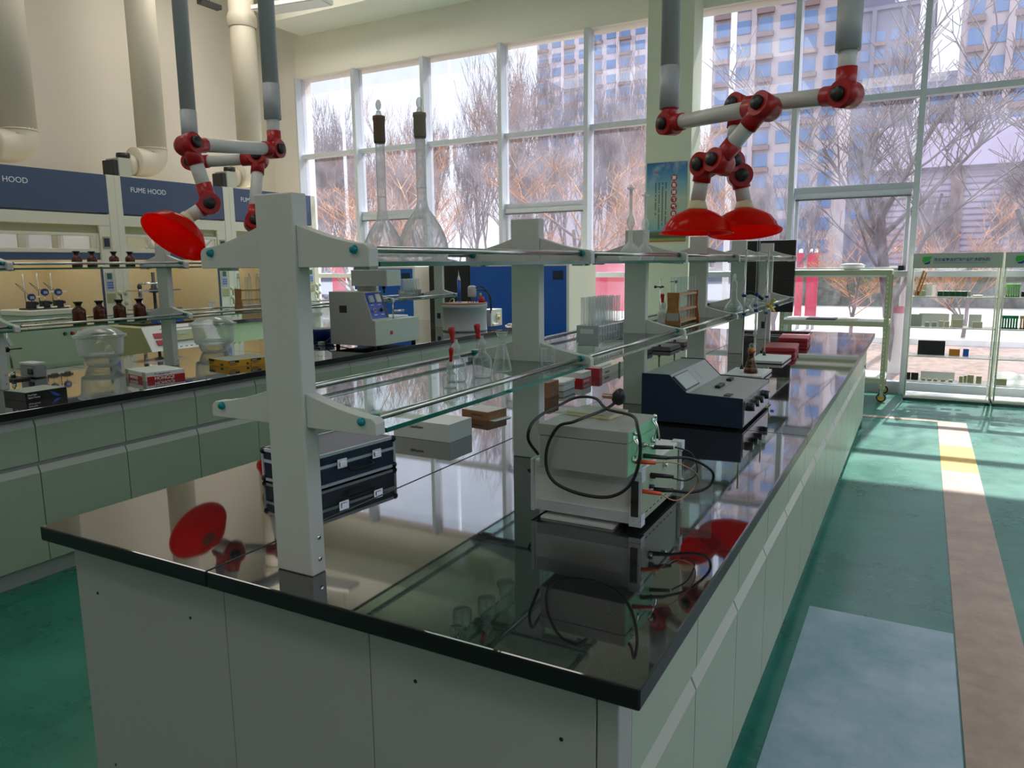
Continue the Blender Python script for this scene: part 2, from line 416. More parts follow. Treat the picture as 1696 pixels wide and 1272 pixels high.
# glazed front: solid above 4.76, pier at the left
HZ = 4.76
struct(MB().box(-9.62, XR, WY-.10, WY+.25, HZ, ZC).build('trim_1', 'header'))
struct(MB().box(XL, -9.62, WY, WY+.25, 0, ZC).build('wall_front', 'wall_white'))
struct(MB().box(-9.45, XR, 9.2, WY-.10, 5.42, 5.47).box(-9.45, XR, 9.2, 9.6, 5.47, ZC).build('trim_2', 'header'))
# column with the poster
struct(MB().box(-3.25, -2.66, 9.6, WY-.10, 0, ZC).build('column', 'wall_green'))
MX = [-9.62, -8.35, -6.98, -5.61, -4.24, -2.87, -1.5, -.13, 1.24, 2.61, 3.98, 5.0]
sashed = {1, 3, 6, 9}
for i in range(11):
    x0, x1 = MX[i], MX[i+1]
    w = struct(bpy.data.objects.new(f'window_{i+1}', None)); C.objects.link(w)
    hw = .032
    fr = MB()
    def mull(x, a, b):
        fr.mi = 0; fr.box(x-a, x+b, WY-.16, WY+.06, .0, HZ)
        fr.mi = 1; fr.box(x-a+.012, x+b-.012, WY+.061, WY+.075, .0, HZ); fr.mi = 0
    if i == 0: mull(x0, 0, .03)
    else: mull(x0, hw, hw)
    if i == 10: mull(x1, .03, 0)
    zs = [0.0, 1.43, 3.47] + ([2.45] if i in sashed else [])
    l, r_ = x0+(hw if i else .03), x1-hw
    for z in zs:
        if z == 0: fr.box(l, r_, WY-.07, WY+.05, 0, .14)
        else: fr.box(l, r_, WY-.075, WY+.05, z-.035, z+.035)
    fr.build('window_frame', ['alu', 'alu_dark'], w)
    if i in sashed:      # top-hung sash with an inner roller box and frame
        s = MB()
        s.box(l+.02, r_-.02, WY-.11, WY-.03, 2.34, 2.41)
        for x in (l+.02, r_-.06): s.box(x, x+.04, WY-.10, WY-.03, 1.49, 2.34)
        s.box(l+.02, r_-.02, WY-.10, WY-.03, 1.47, 1.51)
        sa = s.build('sash', 'alu', w, bevel=.004)
        MB().box(l+.02, r_-.02, WY-.116, WY-.1101, 2.325, 2.342).build('seal', 'alu_dark', sa)
        MB().box(r_-.10, r_-.04, WY-.14, WY-.11, 1.47, 1.53).build('latch', 'black', sa)
    zz = sorted(zs)+[HZ]
    for a, b in zip(zz, zz[1:]):
        MB().box(l, r_, WY-.012, WY-.006, a+(.14 if a == 0 else .035), b-(.035 if b < HZ else 0)).build('pane', 'pane', w)

# poster on the column
po = thing('poster', 'blue and green printed poster with red circles of characters on the window column', 'poster', (-2.965, 9.5965, 2.36))
pbr('poster_print', (.3, .5, .6), .45)
def poster_mat():
    m = M['poster_print']; nt = m.node_tree; N = nt.nodes; L = nt.links; b = N['Principled BSDF']
    tc = N.new('ShaderNodeTexCoord'); sp = N.new('ShaderNodeSeparateXYZ'); L.new(tc.outputs['Object'], sp.inputs[0])
    mr = N.new('ShaderNodeMapRange'); mr.inputs['From Min'].default_value = -.5; mr.inputs['From Max'].default_value = .5
    L.new(sp.outputs['Z'], mr.inputs['Value'])
    cr = N.new('ShaderNodeValToRGB'); e = cr.color_ramp.elements
    e[0].position = 0; e[0].color = (.45, .05, .02, 1); e[1].position = 1; e[1].color = (.02, .10, .30, 1)
    for p, c in ((.03, (.25, .35, .08)), (.06, (.05, .08, .05)), (.12, (.10, .14, .08)), (.15, (.15, .38, .42)), (.3, (.35, .45, .35)), (.55, (.42, .5, .42)), (.72, (.18, .38, .48)), (.88, (.05, .22, .42))):
        k = e.new(p); k.color = (*c, 1)
    n = N.new('ShaderNodeTexNoise'); n.inputs['Scale'].default_value = 5; n.inputs['Detail'].default_value = 6; L.new(tc.outputs['Object'], n.inputs['Vector'])
    m2 = N.new('ShaderNodeMapRange'); m2.inputs['From Min'].default_value = .5; m2.inputs['From Max'].default_value = .7; m2.inputs['To Max'].default_value = .6; L.new(n.outputs[0], m2.inputs['Value'])
    mm = N.new('ShaderNodeMath'); mm.operation = 'MULTIPLY'; L.new(m2.outputs[0], mm.inputs[0]); L.new(mr.outputs[0], mm.inputs[1])
    mx = N.new('ShaderNodeMixRGB'); mx.inputs[2].default_value = (.55, .62, .68, 1); L.new(mm.outputs[0], mx.inputs[0]); L.new(cr.outputs[0], mx.inputs[1]); L.new(mr.outputs[0], cr.inputs[0])
    L.new(mx.outputs[0], b.inputs['Base Color'])
poster_mat()
MB().box(-.265, .265, -.003, .003, -.50, .50).build('sheet', 'poster_print', po)
for k, ch in enumerate('腹有诗书气自华'):
    z = .30-.089*k
    d = MB().lathe([(.040, 0), (.040, .002)], (.10, -.003, z), 24, (0, -1, 0)).build('red_disc', 'red_soft', po)
    text('character', ch, .052, (.10, -.0056, z-.019), (R(90), 0, 0), 'text_white', d, bold=.0012, align='CENTER')
t = text('logo_mark', '山', .05, (-.13, -.0036, .37), (R(90), 0, 0), 'red_soft', po, bold=.001, align='CENTER')
mb = MB(); rr = random.Random(3)
for c, (x, z0, z1) in enumerate(((-.005, .25, -.32), (-.05, .25, -.30), (-.095, .25, -.33), (-.14, .25, -.15))):
    z = z0
    while z > z1:
        if rr.random() > .12: mb.box(x-.008, x+.008, -.0045, -.0032, z-.010, z)
        z -= .0165
mb.build('printed_lines', 'text_dark', po)

# ================================================================ BENCHES
ZB = .91
def worktop(name, label, x0, x1, y0, y1, seams, hole=None, mid=None):
    t = thing(name, label, 'worktop', ((x0+x1)/2, (y0+y1)/2, ZB-.04))
    mb = MB(); cx, cy = (x0+x1)/2, (y0+y1)/2
    ys = [y0]+seams+[y1]
    for a, b in zip(ys, ys[1:]):
        def slab(X0, X1, Y0, Y1):
            if mid and X0 < mid < X1: slab(X0, mid-.0006, Y0, Y1); slab(mid+.0006, X1, Y0, Y1); return
            mb.box(X0-cx, X1-cx, Y0-cy, Y1-cy, 0, .04); mb.m[-4:] = [1, 1, 1, 1]
        g = .0006
        if hole and a <= hole[2] and hole[3] <= b:
            slab(x0, x1, a+g, hole[2]); slab(x0, x1, hole[3], b-g); slab(x0, hole[0], hole[2], hole[3]); slab(hole[1], x1, hole[2], hole[3])
        else: slab(x0, x1, a+g, b-g)
    mb.build('slab', ['granite', 'granite_edge'], t, bevel=.004)
    if hole:
        h = hole; k = thing('sink', 'black laboratory sink let into the near worktop', 'sink', ((h[0]+h[1])/2, (h[2]+h[3])/2, ZB)); s = MB(); a = (h[1]-h[0])/2-.001; b = (h[3]-h[2])/2-.001
        s.box(-a, a, -b, b, -.26, -.24); s.box(-a, -a+.012, -b, b, -.24, .004).box(a-.012, a, -b, b, -.24, .004)
        s.box(-a+.012, a-.012, -b, -b+.012, -.24, .004).box(-a+.012, a-.012, b-.012, b, -.24, .004)
        s.build('basin', 'black', k)
        k = thing('tap', 'pale laboratory tap behind the black sink', 'tap', (h[0]-.07, (h[2]+h[3])/2, ZB))
        MB().cyl((0, 0, 0), (0, 0, .22), .011).tube([(0, 0, .21), (.01, 0, .27), (.07, 0, .29), (.13, 0, .25)], .009, 8, 5).build('spout', 'white_plastic', k)
    return t
worktop('granite_worktop', 'glossy black granite worktop of the near bench', -2.062, -.36, 1.08, 7.85, [3.1, 5.2, 7.2], (-1.33, -.90, 7.32, 7.72), -1.40)
worktop('granite_worktop', 'glossy black granite worktop of the bench by the fume hoods', -5.56, -3.86, .6, 7.78, [1.2, 3.1, 4.3, 5.5, 6.7])

def front_profile(z0, z1, t=.02):
    return [(0, z0), (t, z0), (t, z1-.034), (.004, z1), (0, z1)]
def make_cabinet(w, d):
    t = thing('base_cabinet', 'x', 'base cabinet', (0, 0, 0), 0, 'sage green base cabinets under the benches')
    b = MB().box(-d, -.021, 0, w, .09, ZB-.042).box(-d, -.05, 0, w, 0, .09)
    b.build('carcass', 'panel_grey', t)
    g = .0025
    MB().box(-.049, -.030, 0, w, 0, .085).build('plinth', 'panel_grey', t)
    dr = MB().prism([(x-.02, z) for x, z in front_profile(.625, .842)], g, w-g, 'xz').build('drawer_front', ['sage'], t)
    MB().prism([(-.0192, .842-.035), (.0012, .842-.035), (-.0145, .8428), (-.0192, .8428)], g+.002, w-g-.002, 'xz').build('finger_lip', 'lip', dr)
    do = MB().prism([(x-.02, z) for x, z in front_profile(.095, .600)], g, w-g, 'xz').build('door_front', ['sage'], t)
    MB().prism([(-.0192, .600-.035), (.0012, .600-.035), (-.0145, .6008), (-.0192, .6008)], g+.002, w-g-.002, 'xz').build('finger_lip', 'lip', do)
    return t
cab0 = make_cabinet(.47, .78)
ORD = ['first', 'second', 'third', 'fourth', 'fifth', 'sixth', 'seventh', 'eighth', 'ninth', 'tenth', 'eleventh', 'twelfth', 'thirteenth', 'fourteenth']
for k in range(14):
    lb = f'sage drawer and door cabinet, {ORD[k]} from near end, aisle side of near bench'
    if k == 0: cab0.location = (-.42, 1.215, 0); cab0['label'] = lb
    else: copy_tree(cab0, (-.42, 1.215+.47*k, 0), 0, lb)
for k in range(14):
    copy_tree(cab0, (-2.002, 1.215+.47*(k+1), 0), R(180), f'sage cabinet on the far side of the near bench, {ORD[k]} from its near end')
for k in range(14):
    copy_tree(cab0, (-3.92, .644+.482*k, 0), 0, f'sage drawer and door cabinet, {ORD[k]} from left, bench by fume hoods', scale=(1, 1.0255, 1))
copy_tree(cab0, (-3.92, 7.392, 0), 0, 'narrow sage cabinet at the window end, bench by fume hoods', scale=(1, .66, 1))
pi = 0
for x0, x1, sc, lb in ((-2.02, -1.4225, [(-1.93, .72), (-1.55, .735), (-1.93, .2)], 'left grey panel closing the end of the near bench'),
                   (-1.4205, -.9795, [], 'middle grey panel closing the end of the near bench'),
                   (-.9775, -.462, [(-.86, .755), (-.53, .73), (-.86, .2)], 'right grey panel closing the end of the near bench')):
    t = thing('bench_end_panel', lb, 'panel', ((x0+x1)/2, 1.142, 0), 0, 'end panels of the near bench'); cx = (x0+x1)/2
    MB().box(x0-cx, x1-cx, 0, .018, .002, ZB-.043).build('board', 'panel_grey', t, bevel=.0015)
    for x, z in sc: MB().lathe([(.004, 0), (.004, .0015)], (x-cx, -.0001, z), 12, (0, -1, 0)).build('screw_hole', 'black', t)
t = thing('corner_post', 'slim pale grey corner post at the aisle corner of the near bench', 'corner post', (-.44, 1.17, 0))
MB().box(-.02, .022, -.028, .043, .0, ZB-.043).build('post', 'panel_grey', t, bevel=.003)
t = thing('bench_end_panel', 'grey panel closing the window end of the near bench', 'panel', (-1.21, 7.80, 0))
MB().box(-.79, .79, 0, .018, .002, ZB-.043).build('board', 'panel_grey', t)
t = thing('bench_end_panel', 'grey panel closing the window end of the bench by fume hoods', 'panel', (-4.31, 7.706, 0))
MB().box(-.39, .39, .1-.1, .018, .002, ZB-.043).build('board', 'panel_grey', t)
t = thing('base_cabinet_block', 'plain grey cabinet block under the hood side of the far bench', 'cabinet', (-5.1, 4.2, 0))
MB().box(-.40, .395, -3.5, 3.5, .0, ZB-.043).build('carcass', 'panel_grey', t)

# ---------------------------------------------------------------- reagent racks
PY = [1.19+1.14*k for k in range(6)]
def bracket_poly(x0, x1, zb, zt, ze):
    """side outline of a shelf bracket arm from the post face x0 out to x1"""
    pts = [(x0, zb), (x1, zb)]
    s = 1 if x1 > x0 else -1; L_ = abs(x1-x0)
    pts += [(x1, ze-.008), (x1-s*.004, ze-.002), (x1-s*.012, ze+.003)]
    for k in range(1, 9):
        t = k/8; z = ze+.003+(zt-ze-.003)*(t**1.45)
        pts.append((x1-s*(.012+(L_-.012)*t), z))
    return pts
def reagent_rack(label, cx, first=0):
    t = thing('reagent_rack', label, 'reagent rack', (cx, PY[0], ZB))
    o0 = PY[0]
    for k, y in enumerate(PY):
        y -= o0
        if k < first: pass
        u = MB().box(-.054, .054, y-.02, y+.024, .0, .842).build('upright', 'post_grey', t, bevel=.0035)
        b = MB()
        for z in (.035, .085): b.lathe([(.006, 0), (.006, .001), (.0035, .003)], (.0541, y+.006, z), 12, (1, 0, 0))
        b.build('screws', 'chrome', u)
        if k in (5,): MB().box(-.02, .02, y-.026, y-.0205, .10, .16).build('socket', 'navy', u)
        for zb, zt, ze in ((.342, .417, .375), (.687, .776, .730)):
            for s in (-1, 1):
                ends = [y-.016, y+.004] if k in (0, 5) else [y-.018, y+.004]
                br = MB().prism(bracket_poly(s*.0545, s*.245, zb, zt, ze), y-.012, y+.018, 'xz').build('bracket', 'post_grey', t, bevel=.0015)
                zr = ze+(-.005 if zb < .5 else -.008)
                c = MB()
                if k == 0: c.sphere((s*.209, y-.014, zr), .0095, 12)
                else: c.cyl((s*.212, y-.030, zr), (s*.212, y-.0125, zr), .0105, n=12)
                c.build('rail_cap', 'teal', br)
                if k < 5: MB().cyl((s*.212, y+.0185, zr), (s*.212, y+.034, zr), .0105, n=12).build('rail_cap', 'teal', br)
        if k < 5:
            y1 = y+1.14
            for zb, ze in ((.342, .375), (.687, .730)):
                zr = ze+(-.005 if zb < .5 else -.008)
                for s in (-1, 1): MB().cyl((s*.212, y+.034, zr), (s*.212, y1-.030, zr), .0075, n=12).build('guard_rail', 'steel', t)
                g = MB(); X = .243
                ya, yb = y+.026, y1-.022
                g.mi = 0; g.add([(-X, ya, zb+.010), (X, ya, zb+.010), (X, yb, zb+.010), (-X, yb, zb+.010)], [(0, 1, 2, 3)])
                g.add([(-X, ya, zb), (X, ya, zb), (X, yb, zb), (-X, yb, zb)], [(3, 2, 1, 0)])
                g.mi = 1; g.add([(-X, ya, zb), (X, ya, zb), (X, yb, zb), (-X, yb, zb), (-X, ya, zb+.01), (X, ya, zb+.01), (X, yb, zb+.01), (-X, yb, zb+.01)],
                                [(0, 1, 5, 4), (1, 2, 6, 5), (2, 3, 7, 6), (3, 0, 4, 7)])
                g.build('glass_shelf', ['shelf_glass', 'shelf_edge'], t)
                for s in (-1, 1):
                    for yy in (y+.018, y1-.024): MB().box(s*.20-.02, s*.20+.02, yy, yy+.02, zb-.006, zb).build('shelf_clip', 'post_grey', t)
    return t
reagent_rack('grey two tier reagent rack with glass shelves along the middle of the near bench', -1.211)
reagent_rack('grey two tier reagent rack with glass shelves on the bench by the fume hoods', -4.68)

# ================================================================ GLASSWARE AND THINGS ON THE NEAR BENCH
ZL = 1.262; ZU = 1.607
def lathe_obj(prof, name, mat, parent, c=(0, 0, 0), n=28, cap=False):
    return MB().lathe(prof, c, n, cap=cap).build(name, mat, parent)
def dropper_bottle(label, loc, r, h, bulb, tint='glassware', group='dropper bottles with red rubber bulbs'):
    t = thing('dropper_bottle', label, 'dropper bottle', loc, 0, group)
    hb = h*.62
    lathe_obj([(0, .0015), (r*.9, .0015), (r, .006), (r, hb*.8), (r*.93, hb*.92), (r*.72, hb*1.06), (r*.42, hb*1.17), (r*.36, hb*1.25), (r*.38, h*.93), (r*.56, h*.97), (r*.56, h)], 'body', tint, t)
    s = lathe_obj([(r*.34, h*.84), (r*.40, h*.98), (r*.42, h*1.05), (r*.30, h*1.09), (r*.17, h*1.15), (r*.15, h*1.22)], 'stopper', 'frosted', t)
    MB().cyl((0, 0, h*.12), (0, 0, h*.9), .0028, n=8, cap=False).build('pipette', 'glassware', s)
    b = MB(); b.T = Matrix.Rotation(R(random.Random(int(loc[1]*100)).uniform(-7, 7)), 4, 'Y')
    z = h*1.13
    b.lathe([(r*.22, z), (r*.26, z+bulb*.1), (r*.22, z+bulb*.3), (r*.30, z+bulb*.6), (r*.36, z+bulb*.85), (r*.28, z+bulb*.97), (0.0001, z+bulb)], n=16)
    b.build('rubber_bulb', 'red_cap', t)
    return t
dropper_bottle('smallest clear dropper bottle with red bulb on lower shelf of near rack', (-1.128, 1.70, ZL), .020, .066, .040)
dropper_bottle('larger clear dropper bottle with red bulb directly behind the smallest one', (-1.170, 1.80, ZL), .029, .102, .046)
dropper_bottle('clear dropper bottle with red bulb nearest the conical flask', (-1.145, 1.905, ZL), .029, .104, .046)
dropper_bottle('frosted dropper bottle with red bulb beside the wooden tube rack on near bench', (-1.275, 4.12, ZL), .034, .10, .05, 'frosted')
dropper_bottle('dropper bottle whose red bulb shows behind the third rack upright', (-1.36, 4.0, ZL), .03, .09, .05)
dropper_bottle('small dropper bottle with red bulb at the window end of near rack', (-1.16, 6.65, ZL), .032, .10, .055)
def erlenmeyer(label, loc, r, h, mat='glassware', stop='frosted'):
    t = thing('conical_flask', label, 'flask', loc)
    lathe_obj([(0, .0012), (r*.94, .0012), (r, .006), (r*.97, .013), (r*.42, h*.70), (r*.36, h*.76), (r*.37, h*.84), (r*.56, h*.96), (r*.66, h)], 'body', mat, t)
    g = MB()
    for k in range(5): g.box(r*.2, r*.35, -r*(.80-.11*k)-.0008, -r*(.80-.11*k), h*(.16+.1*k), h*(.175+.1*k))
    g.build('graduation', 'white', t)
    return t
t = erlenmeyer('clear conical flask with white marks on near rack beside the second upright', (-1.150, 2.035, ZL), .031, .128)
lathe_obj([(.0095, .095), (.011, .108), (.017, .120), (.0168, .126), (.0165, .1265), (0, .1265)], 'stopper', 'frosted', t)
for i, (x, y) in enumerate(((-1.071, 2.205), (-1.063, 2.375))):
    r, h = (.024, .064) if i == 0 else (.022, .062)
    t = thing('beaker', ['front glass beaker on the lower shelf by the second rack upright', 'rear glass beaker on the lower shelf beyond the second rack upright'][i], 'beaker', (x, y, ZL), R(30), 'glass beakers on near rack')
    lathe_obj([(0, .001), (r*.93, .001), (r, .005), (r, h-.004), (r*1.1, h), (r*1.08, h+.0005)], 'body', 'glassware', t)
    g = MB()
    for k in range(5): g.box(-.004, .004, -r-.0006, -r-.0001, .012+.009*k, .0135+.009*k)
    g.build('graduation', 'white', t)

def volumetric(label, loc, r, h, zb, neck, mat, cork, tall=0, lean=0, logo=False, bulge=False):
    """flat based pear flask; zb is the height where the bulb meets the neck"""
    t = thing('volumetric_flask', label, 'flask', loc, 0)
    t.rotation_euler.y = R(lean)
    lathe_obj([(0, .004), (r*.5, .002), (r*.80, .001), (r*.93, .008), (r, .024), (r*.985, zb*.28), (r*.90, zb*.45), (r*.72, zb*.64), (r*.50, zb*.81), (r*.30, zb*.93), (neck*1.25, zb), (neck, zb+.02)]+([(neck, zb+.055), (neck*1.9, zb+.07), (neck*2.2, zb+.085), (neck*1.8, zb+.10), (neck*.8, zb+.118), (neck*.75, h-.012), (neck*2.2, h-.004), (neck*2.2, h)] if bulge else [(neck*.97, h-.01), (neck*1.15, h)]), 'body', mat, t, n=36)
    c = MB()
    if cork: 
        c.lathe([(neck*1.1, h-.045), (neck*1.25, h-.04), (neck*1.22, h+.006), (neck*1.35, h+.012), (neck*1.3, h+.02), (.0001, h+.02)], n=18)
        c.build('rubber_sleeve', 'cork_olive' if logo else 'cork', t)
    s = MB(); z = h+(.02 if cork else 0)
    s.lathe([(neck*.6, z-.02), (neck*.7, z), (neck*.45, z+.012)], n=14)
    if not bulge: s.sphere((0, 0, z+.026), neck*.75, 12, (1, .45, 1.5))
    s.build('stopper', 'frosted', t)
    MB().tube([(neck*1.02*math.cos(a), neck*1.02*math.sin(a), zb+.05) for a in [2*math.pi*k/20 for k in range(20)]], .0006, 6, closed=True).build('fill_line', 'white', t)
    if logo: text('mark', 'MC', .012, (-.006, -r*.985, .022), (R(90), 0, R(25)), 'copper', t)
    return t
volumetric('smaller long necked flask with brown sleeve on the top shelf beside the nearest upright', (-1.200, 1.523, ZU), .052, .335, .112, .0115, 'droplets', True)
volumetric('larger long necked flask with fogged bulb on the top shelf of near rack', (-1.214, 1.715, ZU), .070, .375, .150, .0135, 'droplets', True, logo=True)
volumetric('front one of two small long necked flasks on the top shelf by third upright', (-1.160, 3.235, ZU), .052, .32, .085, .0085, 'frosted', False, bulge=True)
volumetric('rear one of two small long necked flasks on the top shelf by third upright', (-1.140, 3.375, ZU), .044, .30, .08, .0080, 'frosted', False, bulge=True)
t = volumetric('round bellied volumetric flask with yellowish stopper at the far part of near rack', (-1.060, 4.93, ZL), .060, .215, .105, .017, 'glassware', False)
lathe_obj([(0, .010), (.056, .010), (.058, .03), (.055, .045), (0, .045)], 'liquid', 'glassware', t)

# plastic test tubes in a grey rack
def tube_mesh(): return MB().lathe([(.0001, 0), (.0045, .002), (.0065, .008), (.0070, .178), (.0082, .181), (.0082, .184)], n=10, cap=False).mesh('test_tube', 'tube_plastic')
TUBE = tube_mesh()
def tube_rack(label, loc, w, l, label_tube, grp, ny=9, nx=3):
    t = thing('tube_rack', label, 'tube rack', loc)
    for y in (0, l-.004):
        p = MB().prism([(-w/2, 0), (w/2, 0), (w/2, .084), (-w/2, .084)], y, y+.004, 'xz').build('end_plate', 'arm_grey', t, bevel=.002)
        MB().lathe([(.0001, 0), (.0001, 0)], n=3) if False else None
        q = MB(); 
        q.rbox(-.032, .026, y-.0006, y-.0001, .050, .070, .0003)
        q.build('grip_hole', 'white_plastic', p)
    m = MB()
    for z in (.012, .044, .080): 
        for s in (-1, 1): m.box(s*(w/2-.003)-.002, s*(w/2-.003)+.002, .004, l-.004, z-.002, z+.003)
    m.build('side_bars', 'clear_plastic', t)
    for z in (.012, .044, .080): MB().box(-w/2+.005, w/2-.005, .004, l-.004, z-.0008, z+.0008).build('hole_tray', 'clear_plastic', t)
    for a in range(nx):
        for b in range(ny):
            o = bpy.data.objects.new('test_tube', TUBE); C.objects.link(o)
            o.location = (loc[0]+(-w/2+.018)+a*(w-.036)/(nx-1), loc[1]+.022+b*(l-.044)/(ny-1), loc[2]+.0135)
            tag(o, label_tube, 'test tube', grp)
    return t
tube_rack('grey plastic tube rack full of clear tubes on lower shelf of near rack', (-1.196, 2.834, ZL), .100, .29, 'clear plastic test tube upright in the grey rack on the near bench shelf', 'plastic test tubes in the near grey rack')
tube_rack('small grey tube rack full of clear tubes on the far bench shelf', (-4.68, 6.22, ZL), .100, .26, 'clear plastic test tube in the grey rack on the far bench shelf', 'plastic test tubes in the far grey rack', 8, 3)

def wooden_rack(label, loc, l, h, ntubes, tube_label, grp, tl, tr, w=.085, sticker=False, stop=False):
    t = thing('wooden_rack', label, 'test tube rack', loc)
    for y in (0, l-.014):
        poly = [(-w/2, 0), (w/2, 0), (w/2, h*.12), (w*.36, h*.55), (w*.40, h), (-w*.40, h), (-w*.36, h*.55), (-w/2, h*.12)]
        e = MB().prism(poly, y, y+.014, 'xz').build('end_board', 'wood', t, bevel=.002)
        if sticker and y == 0: MB().box(-.032, .032, y-.0012, y-.0001, h*.14, h*.38).build('label_sticker', 'sign_grey', e)
    for z in (.015, h*.46, h*.92):
        MB().box(-w*.30, w*.30, .014, l-.014, z-.006, z+.006).build('shelf_strip', 'wood_light', t, bevel=.001)
    me = MB().lathe([(.0001, 0), (tr*.7, .002), (tr, tr), (tr, tl-.004), (tr*1.15, tl)], n=12, cap=False).mesh('glass_test_tube', 'glassware')
    ms = MB().lathe([(tr*.8, tl-.01), (tr*.85, tl+.006), (tr*.3, tl+.01)], n=10).sphere((0, 0, tl+.020), tr*.9, 10).mesh('glass_stopper', 'frosted')
    for k in range(ntubes):
        o = bpy.data.objects.new('glass_test_tube', me); C.objects.link(o)
        o.location = (loc[0]+(.012 if k % 2 else -.012), loc[1]+.03+k*(l-.06)/(ntubes-1), loc[2]+.0215)
        tag(o, tube_label, 'test tube', grp)
        if stop and k % 3 != 1:
            s = bpy.data.objects.new('stopper', ms); C.objects.link(s); s.parent = o
wooden_rack('orange wooden tube rack holding a row of glass tubes on near bench rack', (-1.165, 3.93, ZL), .40, .176, 12, 'glass test tube standing in the wooden rack on the near bench shelf', 'glass tubes in the near wooden rack', .235, .0085, sticker=True)
wooden_rack('brown wooden tube rack with stoppered glass tubes on the far bench shelf', (-4.76, 4.17, ZL), .46, .165, 8, 'stoppered glass tube in the wooden rack on the far bench shelf', 'stoppered tubes in the far wooden rack', .235, .012, stop=True)

# blue aluminium case behind the first upright
t = thing('equipment_case', 'dark blue equipment case with aluminium edges behind the nearest upright', 'case', (-1.700, 1.832, ZB), R(82.5))
L2, W2, H2 = .178, .118, .108
MB().box(-L2, L2, -W2, W2, .006, H2*.62).build('lower_shell', 'navy_deep', t, bevel=.006)
MB().box(-L2, L2, -W2, W2, H2*.66, H2).build('lid', 'navy_deep', t, bevel=.006)
fr = MB()
for z in (.008, H2*.64, H2-.002):
    for s in (-1, 1):
        fr.box(-L2-.002, L2+.002, s*W2-.003, s*W2+.003, z-(.004 if z < H2-.01 else .005), z+.005)
        fr.box(s*L2-.003, s*L2+.003, -W2-.002, W2+.002, z-(.004 if z < H2-.01 else .005), z+.005)
for sx in (-1, 1):
    for sy in (-1, 1): fr.box(sx*L2-.004, sx*L2+.004, sy*W2-.004, sy*W2+.004, .006, H2)
fr.build('aluminium_edging', 'alu', t)
for sx in (-1, 1):
    for sy in (-1, 1):
        for z in (.010, H2-.006): MB().sphere((sx*(L2-.002), sy*(W2-.002), z), .012, 10).build('corner_cap', 'black_gloss', t)
for x in (-.06, .09):
    c = MB().box(x-.02, x+.02, -W2-.010, -W2-.002, H2*.5, H2*.78).box(x-.012, x+.012, -W2-.013, -W2-.010, H2*.56, H2*.7)
    c.build('latch', 'chrome', t, bevel=.001)
h_ = MB().tube([(-.03, -W2-.006, H2*.45), (-.03, -W2-.022, H2*.40), (.06, -W2-.022, H2*.40), (.06, -W2-.006, H2*.45)], .004, 8, 4); h_.build('handle', 'black', t)

def carton(label, loc, w, d, h, rz, mat, cat='box', lid=None, name='carton'):
    t = thing(name, label, cat, loc, rz)
    MB().box(-w/2, w/2, -d/2, d/2, 0, h).build('box_body', mat, t, bevel=.0015)
    return t
t = carton('plain white cardboard box under the lower shelf of the near rack', (-1.718, 2.455, ZB), .276, .163, .073, R(-1), 'white')
text('printed_word', 'QianNeier', .016, (-.055, -.083, .045), (R(90), 0, 0), 'text_dark', t)
t = thing('open_carton', 'small open brown carton with white sheet beyond the plain white box', 'box', (-1.715, 2.862, ZB), R(-9))
MB().box(-.077, .077, -.067, .067, 0, .040).build('box_body', 'cardboard', t, bevel=.001)
MB().box(-.072, .072, -.062, .062, .0402, .0415).build('paper_sheet', 'paper', t)
MB().box(.077, .112, -.06, .06, .002, .0035).build('flap', 'paper', t)
g = MB(); rr = random.Random(5)
for k in range(7): g.box(-.02+.010*k, -.014+.010*k, -.0677, -.0671, .020, .027)
g.build('printed_marks', 'text_dark', t)
carton('small brown carton behind the second upright of the near bench', (-1.735, 3.47, ZB), .165, .12, .082, 0, 'cardboard')
t = thing('lidded_box', 'small white lidded box between the brown carton and the red white box', 'box', (-1.755, 3.71, ZB), R(2))
MB().rbox(-.082, .082, -.085, .085, 0, .034, .01).build('box_body', 'white_plastic', t)
MB().rbox(-.085, .085, -.088, .088, .0345, .054, .01).build('lid', 'white_plastic', t)
t = carton('white box with red lower band behind the lidded white box', (-1.76, 3.975, ZB), .16, .13, .066, 0, 'white')
b_ = MB().box(-.081, .081, -.0660, -.0655, .0, .032).box(.0802, .0808, -.066, .066, 0, .032).build('red_band', 'red', t)
text('printed_word', 'HONGQI', .020, (.0812, -.05, .008), (R(90), 0, R(90)), 'text_white', t)
t = thing('crumpled_tissue', 'small crumpled white tissue on the red and white box', 'tissue', (-1.72, 4.0, ZB+.0662))
MB().sphere((0, 0, .010), .012, 10, (1.2, 1, .8)).sphere((.008, .006, .02), .007, 8).build('tissue', 'paper', t)
t = thing('long_box', 'long cream box with maroon end lying along the near bench', 'box', (-1.765, 4.42, ZB))
MB().box(-.075, .075, -.19, .23, 0, .048).build('box_body', 'cream', t, bevel=.001)
MB().box(-.078, .078, -.235, -.1905, 0, .055).build('maroon_end', 'red_soft', t)
MB().box(-.055, .055, -.17, .02, .0485, .058).build('paper_packet', 'paper', t)
MB().box(.0752, .078, .10, .13, .0, .055).build('green_band', 'dark_green', t)
text('printed_word', 'HONGQI', .018, (.0758, -.14, .012), (R(90), 0, R(90)), 'red_soft', t)

